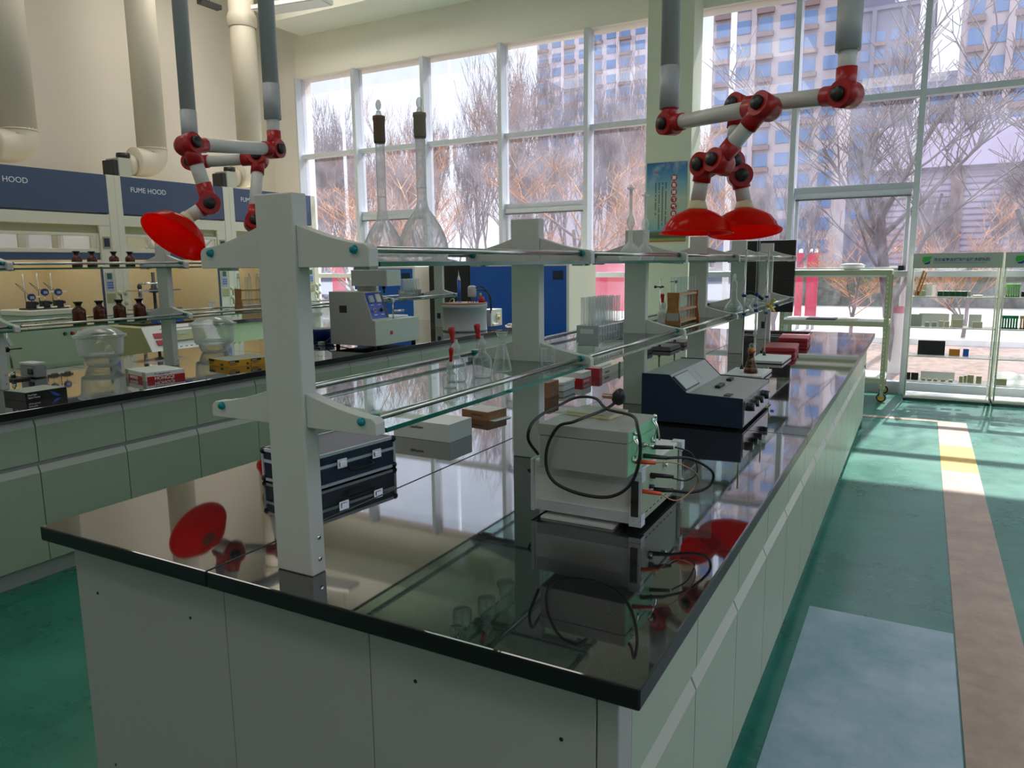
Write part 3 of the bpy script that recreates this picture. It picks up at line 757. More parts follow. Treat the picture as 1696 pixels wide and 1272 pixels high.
def retort(name, label, loc, base, rod, h, mat, rz=0, clamp=None):
    t = thing(name, label, 'retort stand', loc, rz)
    w, d, hh = base
    MB().add(*([[(-w/2, -d/2, .003), (w/2, -d/2, .003), (w/2, d/2, .003), (-w/2, d/2, .003), (-w/2+.012, -d/2+.012, hh), (w/2-.012, -d/2+.012, hh), (w/2-.012, d/2-.012, hh), (-w/2+.012, d/2-.012, hh)],
             [(0, 3, 2, 1), (4, 5, 6, 7), (0, 1, 5, 4), (1, 2, 6, 5), (2, 3, 7, 6), (3, 0, 4, 7)]] if mat == 'black' else [[(x, y, z) for z in (.004, hh) for x, y in ((-w/2, -d/2), (w/2, -d/2), (w/2, d/2), (-w/2, d/2))], [(0, 3, 2, 1), (4, 5, 6, 7), (0, 1, 5, 4), (1, 2, 6, 5), (2, 3, 7, 6), (3, 0, 4, 7)]])).build('base_plate', mat, t, bevel=.002)
    r_ = MB().lathe([(.014, hh), (.007, hh+.018)], (rod[0], rod[1], 0), 14).build('rod_socket', 'black', t)
    MB().cyl((rod[0], rod[1], hh), (rod[0], rod[1], h), .006, n=12).build('rod', 'steel', t)
    for sx in (-1, 1):
        pass
    return t
t = retort('retort_stand', 'black based retort stand with small clamp near the third upright', (-1.785, 5.80, ZB), (.20, .30, .035), (0, -.12), .57, 'black')
c_ = MB().cyl((0, -.12, .50), (0, -.075, .50), .010, n=10).cyl((-.035, -.13, .50), (.03, -.13, .50), .005, n=10); c_.sphere((-.038, -.13, .50), .012, 10); c_.build('clamp', 'dark_metal', t)
t = retort('retort_stand', 'black based retort stand farther along behind the near rack', (-1.78, 6.18, ZB), (.20, .30, .035), (0, -.10), .60, 'black')
MB().sphere((0, -.1, .53), .014, 10).cyl((-.05, -.1, .53), (.02, -.1, .53), .004, n=8).build('clamp', 'dark_metal', t)
t = thing('black_tray', 'low black block left of the black retort stands', 'tray', (-1.87, 5.42, ZB))
MB().rbox(-.08, .08, -.12, .12, 0, .04, .012).build('tray_body', 'black', t)

# power supply / meter on the bench
t = thing('meter_unit', 'silver grey meter unit with ribbed sides under the grey metal box', 'instrument', (-.757, 1.96, ZB))
x0, x1, y0, y1 = -.150, .150, -.190, .190
MB().box(x0, x1, y0, y1, .018, .160).build('housing', 'white', t, bevel=.002)
for side in (0, 1):
    rb = MB()
    for (za, zb) in ((.122, .158), (.020, .050)):
        z = za
        while z < zb:
            rb.box(x0+.012, x1-.008, y1 if side else y0-.0022, y1+.0022 if side else y0, z, z+.0022); z += .0045
    rb.build('ribs', 'alu', t)

MB().box(x0-.006, x0+.006, y0-.006, y1+.006, .014, .163).build('rear_frame', 'alu', t, bevel=.003)
pn = MB().box(x1+.0005, x1+.004, y0+.03, y1-.03, .020, .155).build('front_panel', 'mint', t)
for s, yy in ((0, y0-.006), (1, y1-.026)):
    e = MB(); ya, yb = yy, yy+.032
    # handle frame with a long slot
    e.box(x1-.02, x1+.014, ya, yb, .014, .028).box(x1-.02, x1+.014, ya, yb, .150, .164)
    e.box(x1-.02, x1+.014, ya, ya+.004, .028, .150) if s else e.box(x1-.02, x1-.006, ya, yb, .028, .150)
    e.box(x1+.010, x1+.014, ya, yb, .028, .045).box(x1+.010, x1+.014, ya, yb, .133, .150)
    if not s: e.box(x1-.006, x1+.014, ya, ya+.003, .028, .150)
    hd = e.build('side_handle', 'alu', t, bevel=.0015)
    MB().rbox(x1-.014, x1+.006, ya-.0012, ya-.0004, .042, .138, .0004).build('slot', 'dark_metal', hd)
    MB().cyl((x1-.004, ya-.002, .085), (x1-.004, ya-.009, .085), .008, n=14).build('knob', 'black', hd)
for sx in (-1, 1):
    for sy in (-1, 1): MB().cyl((sx*.12, sy*.15, 0), (sx*.12, sy*.15, .018), .012, n=12).build('foot', 'rubber', t)
MB().tube([(x0-.006, y0+.03, .12), (x0-.03, y0+.03, .118), (x0-.03, y0+.05, .105), (x0-.006, y0+.05, .10)], .004, 8, 4).build('rear_hook', 'dark_metal', t)
for i, (yy, zz) in enumerate(((-.09, .125), (-.10, .092), (-.10, .098), (.02, .13))):
    MB().cyl((x1+.004, yy, zz), (x1+.016, yy, zz), .007, n=12).build('terminal', 'chrome' if i % 2 else 'dark_metal', pn)
lb = MB(); rr = random.Random(8)
for k in range(8): lb.box(x1+.0041, x1+.0046, -.13+.032*k, -.115+.032*k, .035, .038)
lb.build('panel_marks', 'text_dark', pn)
t = thing('document_sheet', 'white printed paper sheets sticking out under the silver meter unit', 'paper', (-.757, 1.80, ZB))
MB().box(-.12, .09, -.045, .10, .0008, .006).build('sheet', 'paper', t)

t = thing('metal_box', 'grey metal lidded box with toggle latches on top of the silver meter unit', 'instrument', (-.727, 1.805, ZB+.1645))
a0, a1, b0, b1 = -.120, .120, -.115, .115
MB().box(a0, a1, b0, b1, 0, .086).build('housing', 'instrument', t, bevel=.0015)
MB().box(a0-.0015, a1+.0015, b0-.0015, b1+.0015, .087, .117).build('lid', 'instrument', t, bevel=.0015)
pn = MB().box(a1+.0002, a1+.0012, b0+.004, b1-.004, .003, .085).build('front_panel', 'panel_green', t)
MB().box(a1+.0017, a1+.0024, b0+.004, b1-.004, .089, .115).build('lid_face', 'panel_green', t)
for yy, zz in ((-.075, .075), (.075, .092)):
    q = MB()
    for dz in (-.032, .020): q.box(a1+.0025, a1+.005, yy-.010, yy+.010, zz+dz-.006, zz+dz+.006)
    q.tube([(a1+.005, yy-.007, zz+.018), (a1+.014, yy-.006, zz), (a1+.008, yy-.006, zz-.03)], .0022, 6, 3)
    q.tube([(a1+.005, yy+.007, zz+.018), (a1+.014, yy+.006, zz), (a1+.020, yy+.006, zz-.035)], .0028, 6, 3)
    q.sphere((a1+.008, yy, zz+.030), .006, 8).sphere((a1+.006, yy, zz-.038), .005, 8)
    q.build('toggle_latch', 'chrome', t)
MB().cyl((a1+.001, 0, .060), (a1+.010, 0, .060), .007, n=12).cyl((a1+.010, 0, .060), (a1+.030, .002, .058), .0032, .0042, n=8).build('toggle_switch', 'steel', t)
# leads between the two units
def lead(label, pts, r, mat, name='test_lead', plugs=(), cat='cable'):
    t = thing(name, label, cat, pts[0]); o = Vector(pts[0])
    MB().tube([Vector(p)-o for p in pts], r, 8, 5).build('wire', mat, t)
    for p, d, rr, L_, m in plugs:
        p = Vector(p)-o; d = Vector(d).normalized()
        MB().cyl(p, p+d*L_, rr, rr*.8, n=12).build('plug', m, t)
    return t
lead('red lead with orange plugs joining the metal box and meter unit', [(-.560, 1.76, 1.103), (-.515, 1.80, 1.098), (-.480, 1.86, 1.06), (-.485, 1.88, 1.02), (-.520, 1.83, .99), (-.555, 1.80, 1.012)], .0016, 'copper',
     plugs=(((-.606, 1.745, 1.105), (1, .3, -.04), .0058, .052, 'orange_red'), ((-.601, 1.785, 1.017), (1, .3, -.1), .0058, .050, 'orange_red')))
lead('thick black lead looping between the metal box and meter unit', [(-.550, 1.83, 1.100), (-.500, 1.88, 1.092), (-.455, 1.93, 1.05), (-.462, 1.93, 1.01), (-.50, 1.90, .995), (-.550, 1.878, 1.0)], .0038, 'black',
     plugs=(((-.604, 1.808, 1.105), (1, .38, -.08), .0065, .06, 'dark_metal'), ((-.601, 1.862, 1.0), (1, .3, .0), .0068, .06, 'black')))
lead('thin black lead looping between the metal box and meter unit', [(-.55, 1.905, 1.112), (-.515, 1.94, 1.09), (-.50, 1.95, 1.04), (-.52, 1.92, 1.02), (-.55, 1.89, 1.03)], .0022, 'black',
     plugs=(((-.604, 1.878, 1.112), (1, .4, 0), .0062, .055, 'black'), ((-.601, 1.862, 1.040), (1, .5, -.1), .0065, .06, 'black')))
t = thing('adapter_plate', 'clear plastic plate standing beyond the silver meter unit', 'plate', (-.535, 2.06, ZB), R(20))
MB().box(-.05, .05, -.002, .002, 0, .10).build('plate', 'clear_plastic', t)
t = thing('book', 'thin beige paper book lying on top of the grey metal box', 'book', (-.755, 1.860, 1.1925), R(-8))
MB().box(-.066, .066, -.052, .052, 0, .009).build('pages', 'ivory', t)
MB().box(-.067, .067, -.053, .053, .0091, .0105).build('cover', 'sign_grey', t, bevel=.0004)
t = thing('power_cord', 'black power cord looped in front of the grey metal box with plug on top', 'cord', (-.70, 1.88, 1.204))
pts = [(-.705, 1.878, 1.232), (-.712, 1.850, 1.220), (-.722, 1.80, 1.213), (-.728, 1.70, 1.214), (-.745, 1.672, 1.207), (-.784, 1.672, 1.192), (-.814, 1.672, 1.140), (-.818, 1.672, 1.082), (-.792, 1.672, 1.043), (-.725, 1.672, 1.024), (-.650, 1.672, 1.026), (-.600, 1.672, 1.055), (-.575, 1.672, 1.103), (-.567, 1.672, 1.160), (-.577, 1.678, 1.208),
       (-.62, 1.76, 1.218), (-.715, 1.83, 1.215), (-.79, 1.93, 1.222), (-.86, 1.96, 1.214), (-.886, 1.90, 1.200), (-.882, 1.78, 1.196), (-.862, 1.674, 1.190), (-.868, 1.668, 1.15), (-.866, 1.72, 1.10)]
MB().tube([Vector(p)-Vector((-.70, 1.88, 1.204)) for p in pts], .0042, 8, 5).build('cable', 'black', t)
pg = MB(); pg.lathe([(.010, 0), (.018, .008), (.019, .026), (.013, .038), (.006, .044)], (-.004, 0, .018), 14, (.25, -.2, .9)); 
pl = pg.build('plug_body', 'black', t)
for dz, dx in ((.042, 0), (.030, .004)): MB().box(-.045, -.008, dx-.003, dx+.003, dz-.001, dz+.001).build('pin', 'copper', pl)
MB().box(-.045, -.008, -.012, -.009, .033, .039).build('pin', 'copper', pl)

# spectrophotometer
t = thing('spectrophotometer', 'dark blue sided spectrophotometer with beige sloping top on the near bench', 'instrument', (-.825, 3.075, ZB))
poly = [(-.215, .012), (-.215, .212), (-.095, .212), (-.018, .138), (.212, .130), (.215, .012)]
D = .60
for y in (0, D-.008): MB().prism([(x*1.01, z+(.004 if z > .1 else -.002)) for x, z in poly], y, y+.008, 'xz').build('side_panel', 'navy', t, bevel=.0015)
MB().prism(poly, .008, D-.008, 'xz').build('housing', 'instrument', t)
ang = math.atan2(.074, .077)
def on_slope(u0, u1, y0, y1, h0, h1):
    """box lying on the sloping meter face; u runs down the slope"""
    mb = MB(); mb.T = Matrix.Translation((-.095, 0, .212)) @ Matrix.Rotation(ang, 4, 'Y')
    return mb.box(u0, u1, y0, y1, h0, h1)
fr_ = on_slope(.012, .094, .012, .230, .0005, .006).build('meter_frame', 'black', t, bevel=.001)
on_slope(.017, .089, .022, .220, .0062, .0075).build('meter_dial', 'lcd', fr_)
on_slope(.03, .08, .33, .46, .0003, .001).build('brand_plate', 'sign_grey', t)
for yy, ww in ((.26, .10), (.46, .06)):
    MB().rbox(.06-.012, .06+.012, yy-ww/2, yy+ww/2, .134, .148, .004).build('slider_handle', 'black', t)
MB().box(.082, .084, .16, .44, .1335, .1345).build('lid_seam', 'black', t)
MB().rbox(.125, .155, .04, .10, .1335, .1365, .003).build('mode_switch', 'black', t)
kf = MB().box(.2151, .218, .02, D-.02, .02, .12).build('knob_strip', 'steel', t)
for yy, rr_ in ((.10, .019), (.20, .017), (.30, .017), (.43, .021)):
    k = MB().cyl((.218, yy, .085), (.244, yy, .085), rr_, rr_*.88, n=20).build('knob', 'black', kf)
    MB().cyl((.244, yy, .085), (.2455, yy, .085), rr_*.6, n=16).build('knob_cap', 'alu', k)
for sx in (-.19, .19):
    for yy in (.05, D-.05): MB().cyl((sx, yy, 0), (sx, yy, .013), .014, n=12).build('foot', 'rubber', t)

# white based burette stands
def butterfly(t, p, z, mat, cap):
    mb = MB()
    for s in (-1, 1):
        mb.tube([(p[0], p[1], z), (p[0]+.03, p[1]+s*.012, z+.01), (p[0]+.055, p[1]+s*.02, z+.045)], .007, 8, 3)
        mb.tube([(p[0], p[1], z), (p[0]+.03, p[1]+s*.012, z-.01), (p[0]+.055, p[1]+s*.02, z-.045)], .007, 8, 3)
    mb.sphere((p[0]+.02, p[1], z), .018, 10)
    c = mb.build('butterfly_clamp', mat, t)
    for dz in (-.055, .06): MB().cyl((p[0], p[1], z+dz-.008), (p[0], p[1], z+dz+.008), .013, n=12).build('clamp_collar', 'royal', c)
    MB().sphere((p[0]+.07, p[1], z+.0), .011, 10, (1.4, .6, 1)).build('thumb_screw', 'royal', c)
t = retort('burette_stand', 'white based burette stand behind the spectrophotometer', (-.90, 4.66, ZB), (.22, .34, .022), (-.06, .10), .76, 'white')
butterfly(t, (-.06, .10), .42, 'white_plastic', 'royal')
t = retort('burette_stand', 'white based burette stand with yellow clamp beside the red cases', (-.90, 5.42, ZB), (.22, .40, .022), (-.06, .10), .77, 'white')
butterfly(t, (-.06, .10), .38, 'yellow_brass', 'royal')
t = thing('burette', 'tall glass burette held upright over the amber flask', 'burette', (-.885, 4.745, 1.10))
MB().cyl((0, 0, .13), (0, 0, .76), .0085, n=14, cap=False).build('graduated_tube', 'glassware', t)
MB().lathe([(.0085, .13), (.004, .10), (.004, .075), (.011, .068), (.011, .055), (.004, .048), (.002, .0)], n=12).build('tip', 'frosted', t)
for z in (.30, .20): MB().cyl((0, 0, z-.009), (0, 0, z+.009), .013, n=12).build('collar', 'royal', t)
t = erlenmeyer('amber tinted conical flask with brown neck on the first white stand', (-.875, 4.60, ZB+.022), .043, .135, 'amber_pale')
MB().lathe([(.016, .120), (.018, .130), (.022, .150), (.0, .150)], n=18).build('neck_cap', 'orange', t)
MB().lathe([(0, .004), (.040, .004), (.036, .022), (0, .022)], n=20).build('brown_liquid', 'amber_body', t)
MB().sphere((0, 0, .166), .016, 14).build('glass_stopper', 'glassware', t)
for i, (x, y, lb) in enumerate(((-.905, 5.885, 'nearer flat red plastic case on the near bench'), (-.915, 6.64, 'farther flat red plastic case nearest the sink'))):
    t = thing('red_case', lb, 'case', (x, y, ZB), R(4), 'red plastic cases by the sink')
    MB().rbox(-.115, .115, -.19, .19, 0, .030, .012).build('lower_shell', 'red_soft', t)
    MB().rbox(-.117, .117, -.192, .192, .031, .062, .012).build('lid', 'red_soft', t)
    for s in (-.1, .1): MB().box(.1172, .1205, s-.018, s+.018, .020, .044).build('catch', 'red_soft', t)
t = thing('goggles', 'black rimmed safety goggles hanging behind the burette clamps', 'goggles', (-1.03, 5.35, ZL+.001))
g = MB(); g.tube([(-.06, 0, .10), (-.02, -.04, .125), (.04, -.05, .11), (.08, -.03, .08)], .012, 10, 4); g.build('frame', 'black', t)
MB().rbox(-.05, .04, -.02, .03, 0, .09, .012).build('lens_box', 'clear_plastic', t)

# ================================================================ THE BENCH BY THE FUME HOODS
def brown_bottle(label, loc, r, h, group):
    t = thing('reagent_bottle', label, 'bottle', loc, 0, group)
    lathe_obj([(0, .001), (r*.92, .001), (r, .005), (r, h*.54), (r*.94, h*.62), (r*.55, h*.72), (r*.42, h*.76), (r*.42, h*.82)], 'body', 'amber_body', t)
    lathe_obj([(r*.44, h*.80), (r*.46, h*.86), (r*.66, h*.94), (r*.74, h*.97), (r*.70, h), (0, h)], 'stopper', 'amber_cap', t)
    return t
POS = ['leftmost', 'second from left', 'third from left', 'rightmost']
for k, (x, y) in enumerate(((-4.76, 2.885), (-4.775, 3.035), (-4.79, 3.185), (-4.775, 3.325))):
    brown_bottle(f'{POS[k]} of the larger brown bottles on the lower shelf near fume hoods', (x, y, ZL), .040, .128, 'brown bottles on the lower shelf')
for k, y in enumerate((2.87, 2.97, 3.12, 3.235)):
    brown_bottle(f'{POS[k]} of the smaller brown bottles on the upper shelf near fume hoods', (-4.70, y, ZU), .030, .102, 'brown bottles on the upper shelf')
def desiccator(label, loc, s=1., knob=True):
    t = thing('desiccator', label, 'desiccator', loc, 0, 'glass desiccators on the far bench')
    P = [(0, .002), (.088, .002), (.098, .008), (.112, .040), (.120, .070), (.140, .076), (.146, .084), (.157, .205), (.176, .210), (.178, .218), (.150, .220)]
    lathe_obj([(r*s, z*s) for r, z in P], 'bowl', 'desic_glass', t, n=40)
    P = [(.178, .2205), (.178, .228), (.160, .231), (.145, .245), (.110, .268), (.060, .285), (.022, .292), (.018, .30)]
    lid = lathe_obj([(r*s, z*s) for r, z in P], 'lid', 'desic_glass', t, n=40)
    if knob: lathe_obj([(.018*s, .30*s), (.014*s, .33*s), (.020*s, .37*s), (.034*s, .385*s), (.034*s, .395*s), (0, .397*s)], 'stopcock', 'frosted', lid, n=20)
    lathe_obj([(0, .086*s), (.138*s, .086*s), (.138*s, .092*s), (0, .092*s)], 'inner_plate', 'desic_glass', t, n=30)
    return t
desiccator('lidded glass desiccator directly below the brown bottles', (-5.135, 3.245, ZB), .98, False)
desiccator('lidded glass desiccator with tall stopper right of the rack upright', (-5.08, 4.18, ZB), 1.04)
# boxes
t = thing('reagent_box', 'black printed box at the left end of the far bench', 'box', (-4.205, 2.265, ZB), R(2))
MB().box(-.098, .098, -.112, .112, 0, .046).build('box_body', 'black_gloss', t, bevel=.002)
MB().box(-.092, .092, -.106, .106, .0462, .0472).build('top_print', 'sign_grey', t)
text('printed_word', 'Dual Path', .012, (.0985, -.10, .027), (R(90), 0, R(90)), 'text_white', t)
text('printed_word', 'Signal Plasma', .012, (.0985, -.10, .013), (R(90), 0, R(90)), 'text_white', t)
MB().add([(.0986, .02, .036), (.0986, .045, .028), (.0986, .075, .006), (.0986, .05, .006), (.0986, .03, .02)], [(0, 4, 3, 2, 1)]).build('blue_flare', 'panel_blue', t)
t = thing('reagent_box', 'white and red printed box in front of the first desiccator', 'box', (-4.255, 3.030, ZB), R(-12))
MB().box(-.147, .147, -.122, .122, 0, .056).build('box_body', 'white', t, bevel=.002)
rb = MB().box(-.10, .10, -.1232, -.1225, .001, .028).box(.1475, .1482, -.115, .121, .001, .028).build('red_band', 'red', t)
gb = MB().box(-.147, -.10, -.1232, -.1225, 0, .056).box(.10, .147, -.1232, -.1225, 0, .056).build('grey_end', 'sign_grey', t)
text('printed_word', 'HONGQI', .026, (-.075, -.1236, .006), (R(90), 0, 0), 'text_white', t, bold=.0006)
text('printed_word', 'HONGQI', .030, (.1486, -.07, .005), (R(90), 0, R(90)), 'text_white', t, bold=.0006)
text('printed_line', '药 LABORATORY', .013, (.1486, -.07, .036), (R(90), 0, R(90)), 'dark_green', t)
t = thing('reagent_box', 'nearer one of the two yellow boxes with black tab', 'box', (-4.285, 3.645, ZB), R(-11), 'yellow reagent boxes')
def ybox(t):
    MB().box(-.134, .134, -.083, .083, 0, .048).build('box_body', 'yellow', t, bevel=.0015)
    MB().box(-.132, .132, -.081, .081, .0482, .0488).build('top_print', 'sign_grey', t)
    k = MB().rbox(-.134, -.055, -.0838, -.0832, .030, .047, .0003).box(.1342, .1348, -.083, -.005, .030, .047).build('black_tab', 'black', t)
    text('printed_word', 'MICRO', .013, (.1352, -.078, .033), (R(90), 0, R(90)), 'text_white', k)
    m = MB()
    for z, l in ((.024, .05), (.018, .06), (.012, .04)): m.box(.1342, .1346, -.076, -.076+l, z, z+.0025).box(-.128, -.128+l, -.0836, -.0832, z, z+.0025)
    m.box(.1342, .1346, .05, .07, .010, .024).box(.02, .06, -.0836, -.0832, .008, .022); m.build('printed_marks', 'text_dark', t)
ybox(t)
t = thing('reagent_box', 'farther one of the two yellow boxes with black tab', 'box', (-4.252, 3.812, ZB), R(-11), 'yellow reagent boxes'); ybox(t)
# hotplate and stand at far left
t = thing('magnetic_stirrer', 'white topped magnetic stirrer behind the left rack upright', 'instrument', (-5.01, 2.74, ZB))
MB().rbox(-.085, .085, -.08, .00, .006, .080, .012).build('housing', 'instrument', t)
MB().rbox(-.08, .08, -.082, .00, .082, .098, .006).build('hot_plate', 'white_plastic', t)
MB().box(.02, .07, -.090, -.081, .025, .062).build('power_socket', 'black', t, bevel=.006)
t = thing('retort_stand', 'black based stand with side arm left of the first desiccator', 'retort stand', (-5.03, 2.585, ZB))
MB().box(-.07, .10, -.05, .05, 0, .012).build('base_plate', 'black', t, bevel=.002)
MB().cyl((0, 0, .012), (0, 0, .05), .014, n=12).build('rod_socket', 'steel', t)
MB().cyl((0, 0, .05), (-.02, 0, .33), .006, n=10).build('rod', 'steel', t)
MB().cyl((-.02, 0, .19), (.15, -.01, .205), .004, n=8).sphere((-.015, -.01, .19), .018, 10).build('side_arm', 'black', t)
MB().prism([(-.06, .22), (.03, .215), (-.05, .30)], -.01, .01, 'xz').build('bracket', 'arm_grey', t)

# press like penetrometer
t = thing('test_machine', 'grey bench test machine with blue sloping control panel', 'instrument', (-4.16, 4.82, ZB))
prof = [(-.24, .03), (-.24, .475), (.130, .475), (.215, .24), (.24, .235), (.24, .03)]
MB().prism(prof, 0, .012, 'xz').build('side_plate', 'instrument', t, bevel=.002)
MB().prism([(-.24, .03), (-.24, .475), (.128, .475), (.208, .245), (.208, .03)], .012, .235, 'xz').build('control_housing', 'instrument_light', t)
MB().box(-.24, .24, .012, .62, .03, .236).build('base_housing', 'instrument_light', t, bevel=.003)
ang2 = math.atan2(.23, .080)
def on_panel(u0, u1, y0, y1, h0, h1):
    mb = MB(); mb.T = Matrix.Translation((.128, 0, .475)) @ Matrix.Rotation(ang2, 4, 'Y'); return mb.box(u0, u1, y0, y1, h0, h1)
cp = on_panel(.012, .235, .018, .232, .0005, .003).build('control_panel', 'panel_blue', t)
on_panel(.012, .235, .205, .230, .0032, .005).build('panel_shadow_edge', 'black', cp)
on_panel(.04, .10, .035, .085, .0032, .025).build('black_display', 'arm_grey', cp, bevel=.002)
on_panel(.03, .10, .125, .180, .0032, .022).build('white_keypad', 'white', cp, bevel=.002)
for yy, m in ((.07, 'red_soft'), (.165, 'dark_green')):
    mb = MB(); mb.T = Matrix.Translation((.128, 0, .475)) @ Matrix.Rotation(ang2, 4, 'Y')
    mb.cyl((.165, yy, .003), (.165, yy, .012), .017, n=16).build('button_ring', 'white' if m == 'red_soft' else 'black', cp)
    mb = MB(); mb.T = Matrix.Translation((.128, 0, .475)) @ Matrix.Rotation(ang2, 4, 'Y')
    mb.cyl((.165, yy, .012), (.165, yy, .024), .012, n=16).build('button', m, cp)
mk = MB(); mk.T = Matrix.Translation((.128, 0, .475)) @ Matrix.Rotation(ang2, 4, 'Y')
for u, y in ((.115, .045), (.115, .135), (.20, .055), (.20, .145)): mk.box(u, u+.006, y, y+.04, .0031, .0035)
mk.build('panel_text', 'text_white', cp)
MB().box(-.13, -.05, -.0015, -.0002, .30, .36).build('side_vent', 'black', t)
MB().box(.2402, .242, .20, .235, .11, .14).build('power_switch', 'red', t)
MB().box(-.04, .10, .13, .19, .475, .52).build('column', 'instrument', t)
MB().box(.06, .10, .19, .21, .475, .52).build('side_strip', 'mint', t)
hd = MB().box(.045-.15+.06, .335-.15+.14, .07, .26, .520, .652).build('head', 'instrument_light', t, bevel=.002)
MB().box(-.045, .325, .068, .0695, .5205, .6515).build('head_side', 'instrument', hd)
MB().cyl((.20, .19, .52), (.20, .19, .495), .016, n=12).cyl((.20, .19, .495), (.20, .19, .46), .008, n=10).build('drive_chuck', 'dark_metal', hd)
MB().cyl((.20, .30, .236), (.20, .30, .40), .006, n=8).cyl((.20, .30, .30), (.20, .45, .30), .010, n=8).build('sample_post', 'steel', t)
MB().box(-.05, .15, .30, .58, .237, .252).build('sample_tray', 'white', t, bevel=.003)
for x in (-.20, .20):
    for y in (.04, .58): MB().cyl((x, y, 0), (x, y, .03), .018, n=12).build('foot', 'rubber', t)
t = thing('power_cord', 'black power cord coiled on far bench beside the test machine', 'cord', (-4.56, 4.90, ZB))
MB().tube([(.16, .10, .05), (.05, .08, .07), (-.02, .02, .02), (-.06, -.05, .006), (.02, -.15, .005), (.14, -.2, .005)], .005, 8, 5).tube([(.16, .14, .03), (.04, .10, .012), (-.03, .06, .012)], .005, 8, 4).build('cable', 'black', t)
MB().box(-.05, .0, -.02, .02, .002, .035).build('plug', 'arm_grey', t, bevel=.004)
t = thing('wash_tub', 'white tub with blue base beyond the nearest upright', 'tub', (-5.0, 5.36, ZB))
MB().lathe([(0, .0), (.09, .0), (.11, .08), (.112, .10), (0, .10)], n=24).build('blue_base', 'royal', t)
MB().lathe([(.112, .101), (.115, .14), (.13, .30), (0, .30)], n=24).build('white_tub', 'frosted', t)

# water bath with motor
t = thing('water_bath', 'round grey metal bath with a motor on its lid', 'instrument', (-4.21, 6.66, ZB))
MB().lathe([(0, .0), (.232, .0), (.235, .02), (.232, .024), (.232, .24), (.240, .244), (.240, .285), (0, .285)], n=48).build('drum', 'arm_grey', t)
MB().lathe([(.243, .285), (.243, .292), (0, .292)], n=48).build('lid', 'wood', t)
mo = MB().lathe([(.040, 0), (.046, .01), (.046, .09), (.040, .11), (.025, .118), (0, .118)], (.06, .06, .350), 20).build('motor', 'arm_grey', t)
for dx, dy in ((.03, .03), (-.03, .03), (.03, -.03), (-.03, -.03)): MB().cyl((.06+dx, .06+dy, .292), (.06+dx, .06+dy, .352), .005, n=8).build('motor_post', 'dark_metal', mo)
MB().lathe([(.035, .292), (.030, .35), (0, .35)], (.15, .10, 0), 16).build('terminal_pot', 'red_soft', t)
MB().lathe([(.012, .35), (.010, .39), (0, .39)], (.14, .10, 0), 12).build('brass_fitting', 'yellow_brass', t)
MB().tube([(.10, .06, .44), (.15, .10, .46), (.20, .16, .38), (.21, .18, .27), (.20, .20, .17)], .006, 8, 5).tube([(.10, .08, .42), (.17, .12, .42), (.20, .20, .35), (.19, .24, .20)], .006, 8, 5).build('motor_cable', 'black', t)
MB().tube([(-.16, -.05, .292), (-.14, -.04, .33), (-.09, -.06, .33), (-.08, -.08, .292)], .004, 8, 4).build('lid_handle', 'chrome', t)
cb = MB().box(.03, .17, .26, .50, .025, .205).build('control_box', 'instrument_light', t, bevel=.002)
MB().box(.03, .17, .2570, .2595, .027, .203).build('box_side', 'arm_grey', cb)
MB().box(.1705, .175, .38, .46, .06, .16).build('thermostat', 'cream', cb)
MB().cyl((.175, .42, .11), (.187, .42, .11), .020, n=16).build('dial', 'yellow_brass', cb)
MB().rbox(.1705, .188, .29, .40, .030, .055, .004).build('socket_strip', 'cream', cb)
t = thing('measuring_cylinder', 'blue and white cylinder standing in the round bath lid', 'cylinder', (-4.30, 6.70, ZB+.2925))
MB().cyl((0, 0, 0), (0, 0, .23), .019, n=20).build('blue_sleeve', 'blue', t)
MB().lathe([(.035, .0), (.035, .006), (.0195, .008)], n=20).build('foot', 'white', t)
MB().lathe([(.0195, .23), (.014, .26), (.006, .28), (0, .34)], n=16).build('white_nozzle', 'white', t)
t = thing('cable_coil', 'coiled white and black cable at the window end of the far bench', 'cable', (-4.02, 7.35, ZB))
for k, m in ((0, 'white'), (1, 'black')):
    MB().tube([(.07*math.cos(a)+.02*k, .09*math.sin(a), .006+.010*k+.004*math.sin(3*a)) for a in [2*math.pi*i/16 for i in range(16)]], .005, 8, 2, closed=True).build('cable', m, t)

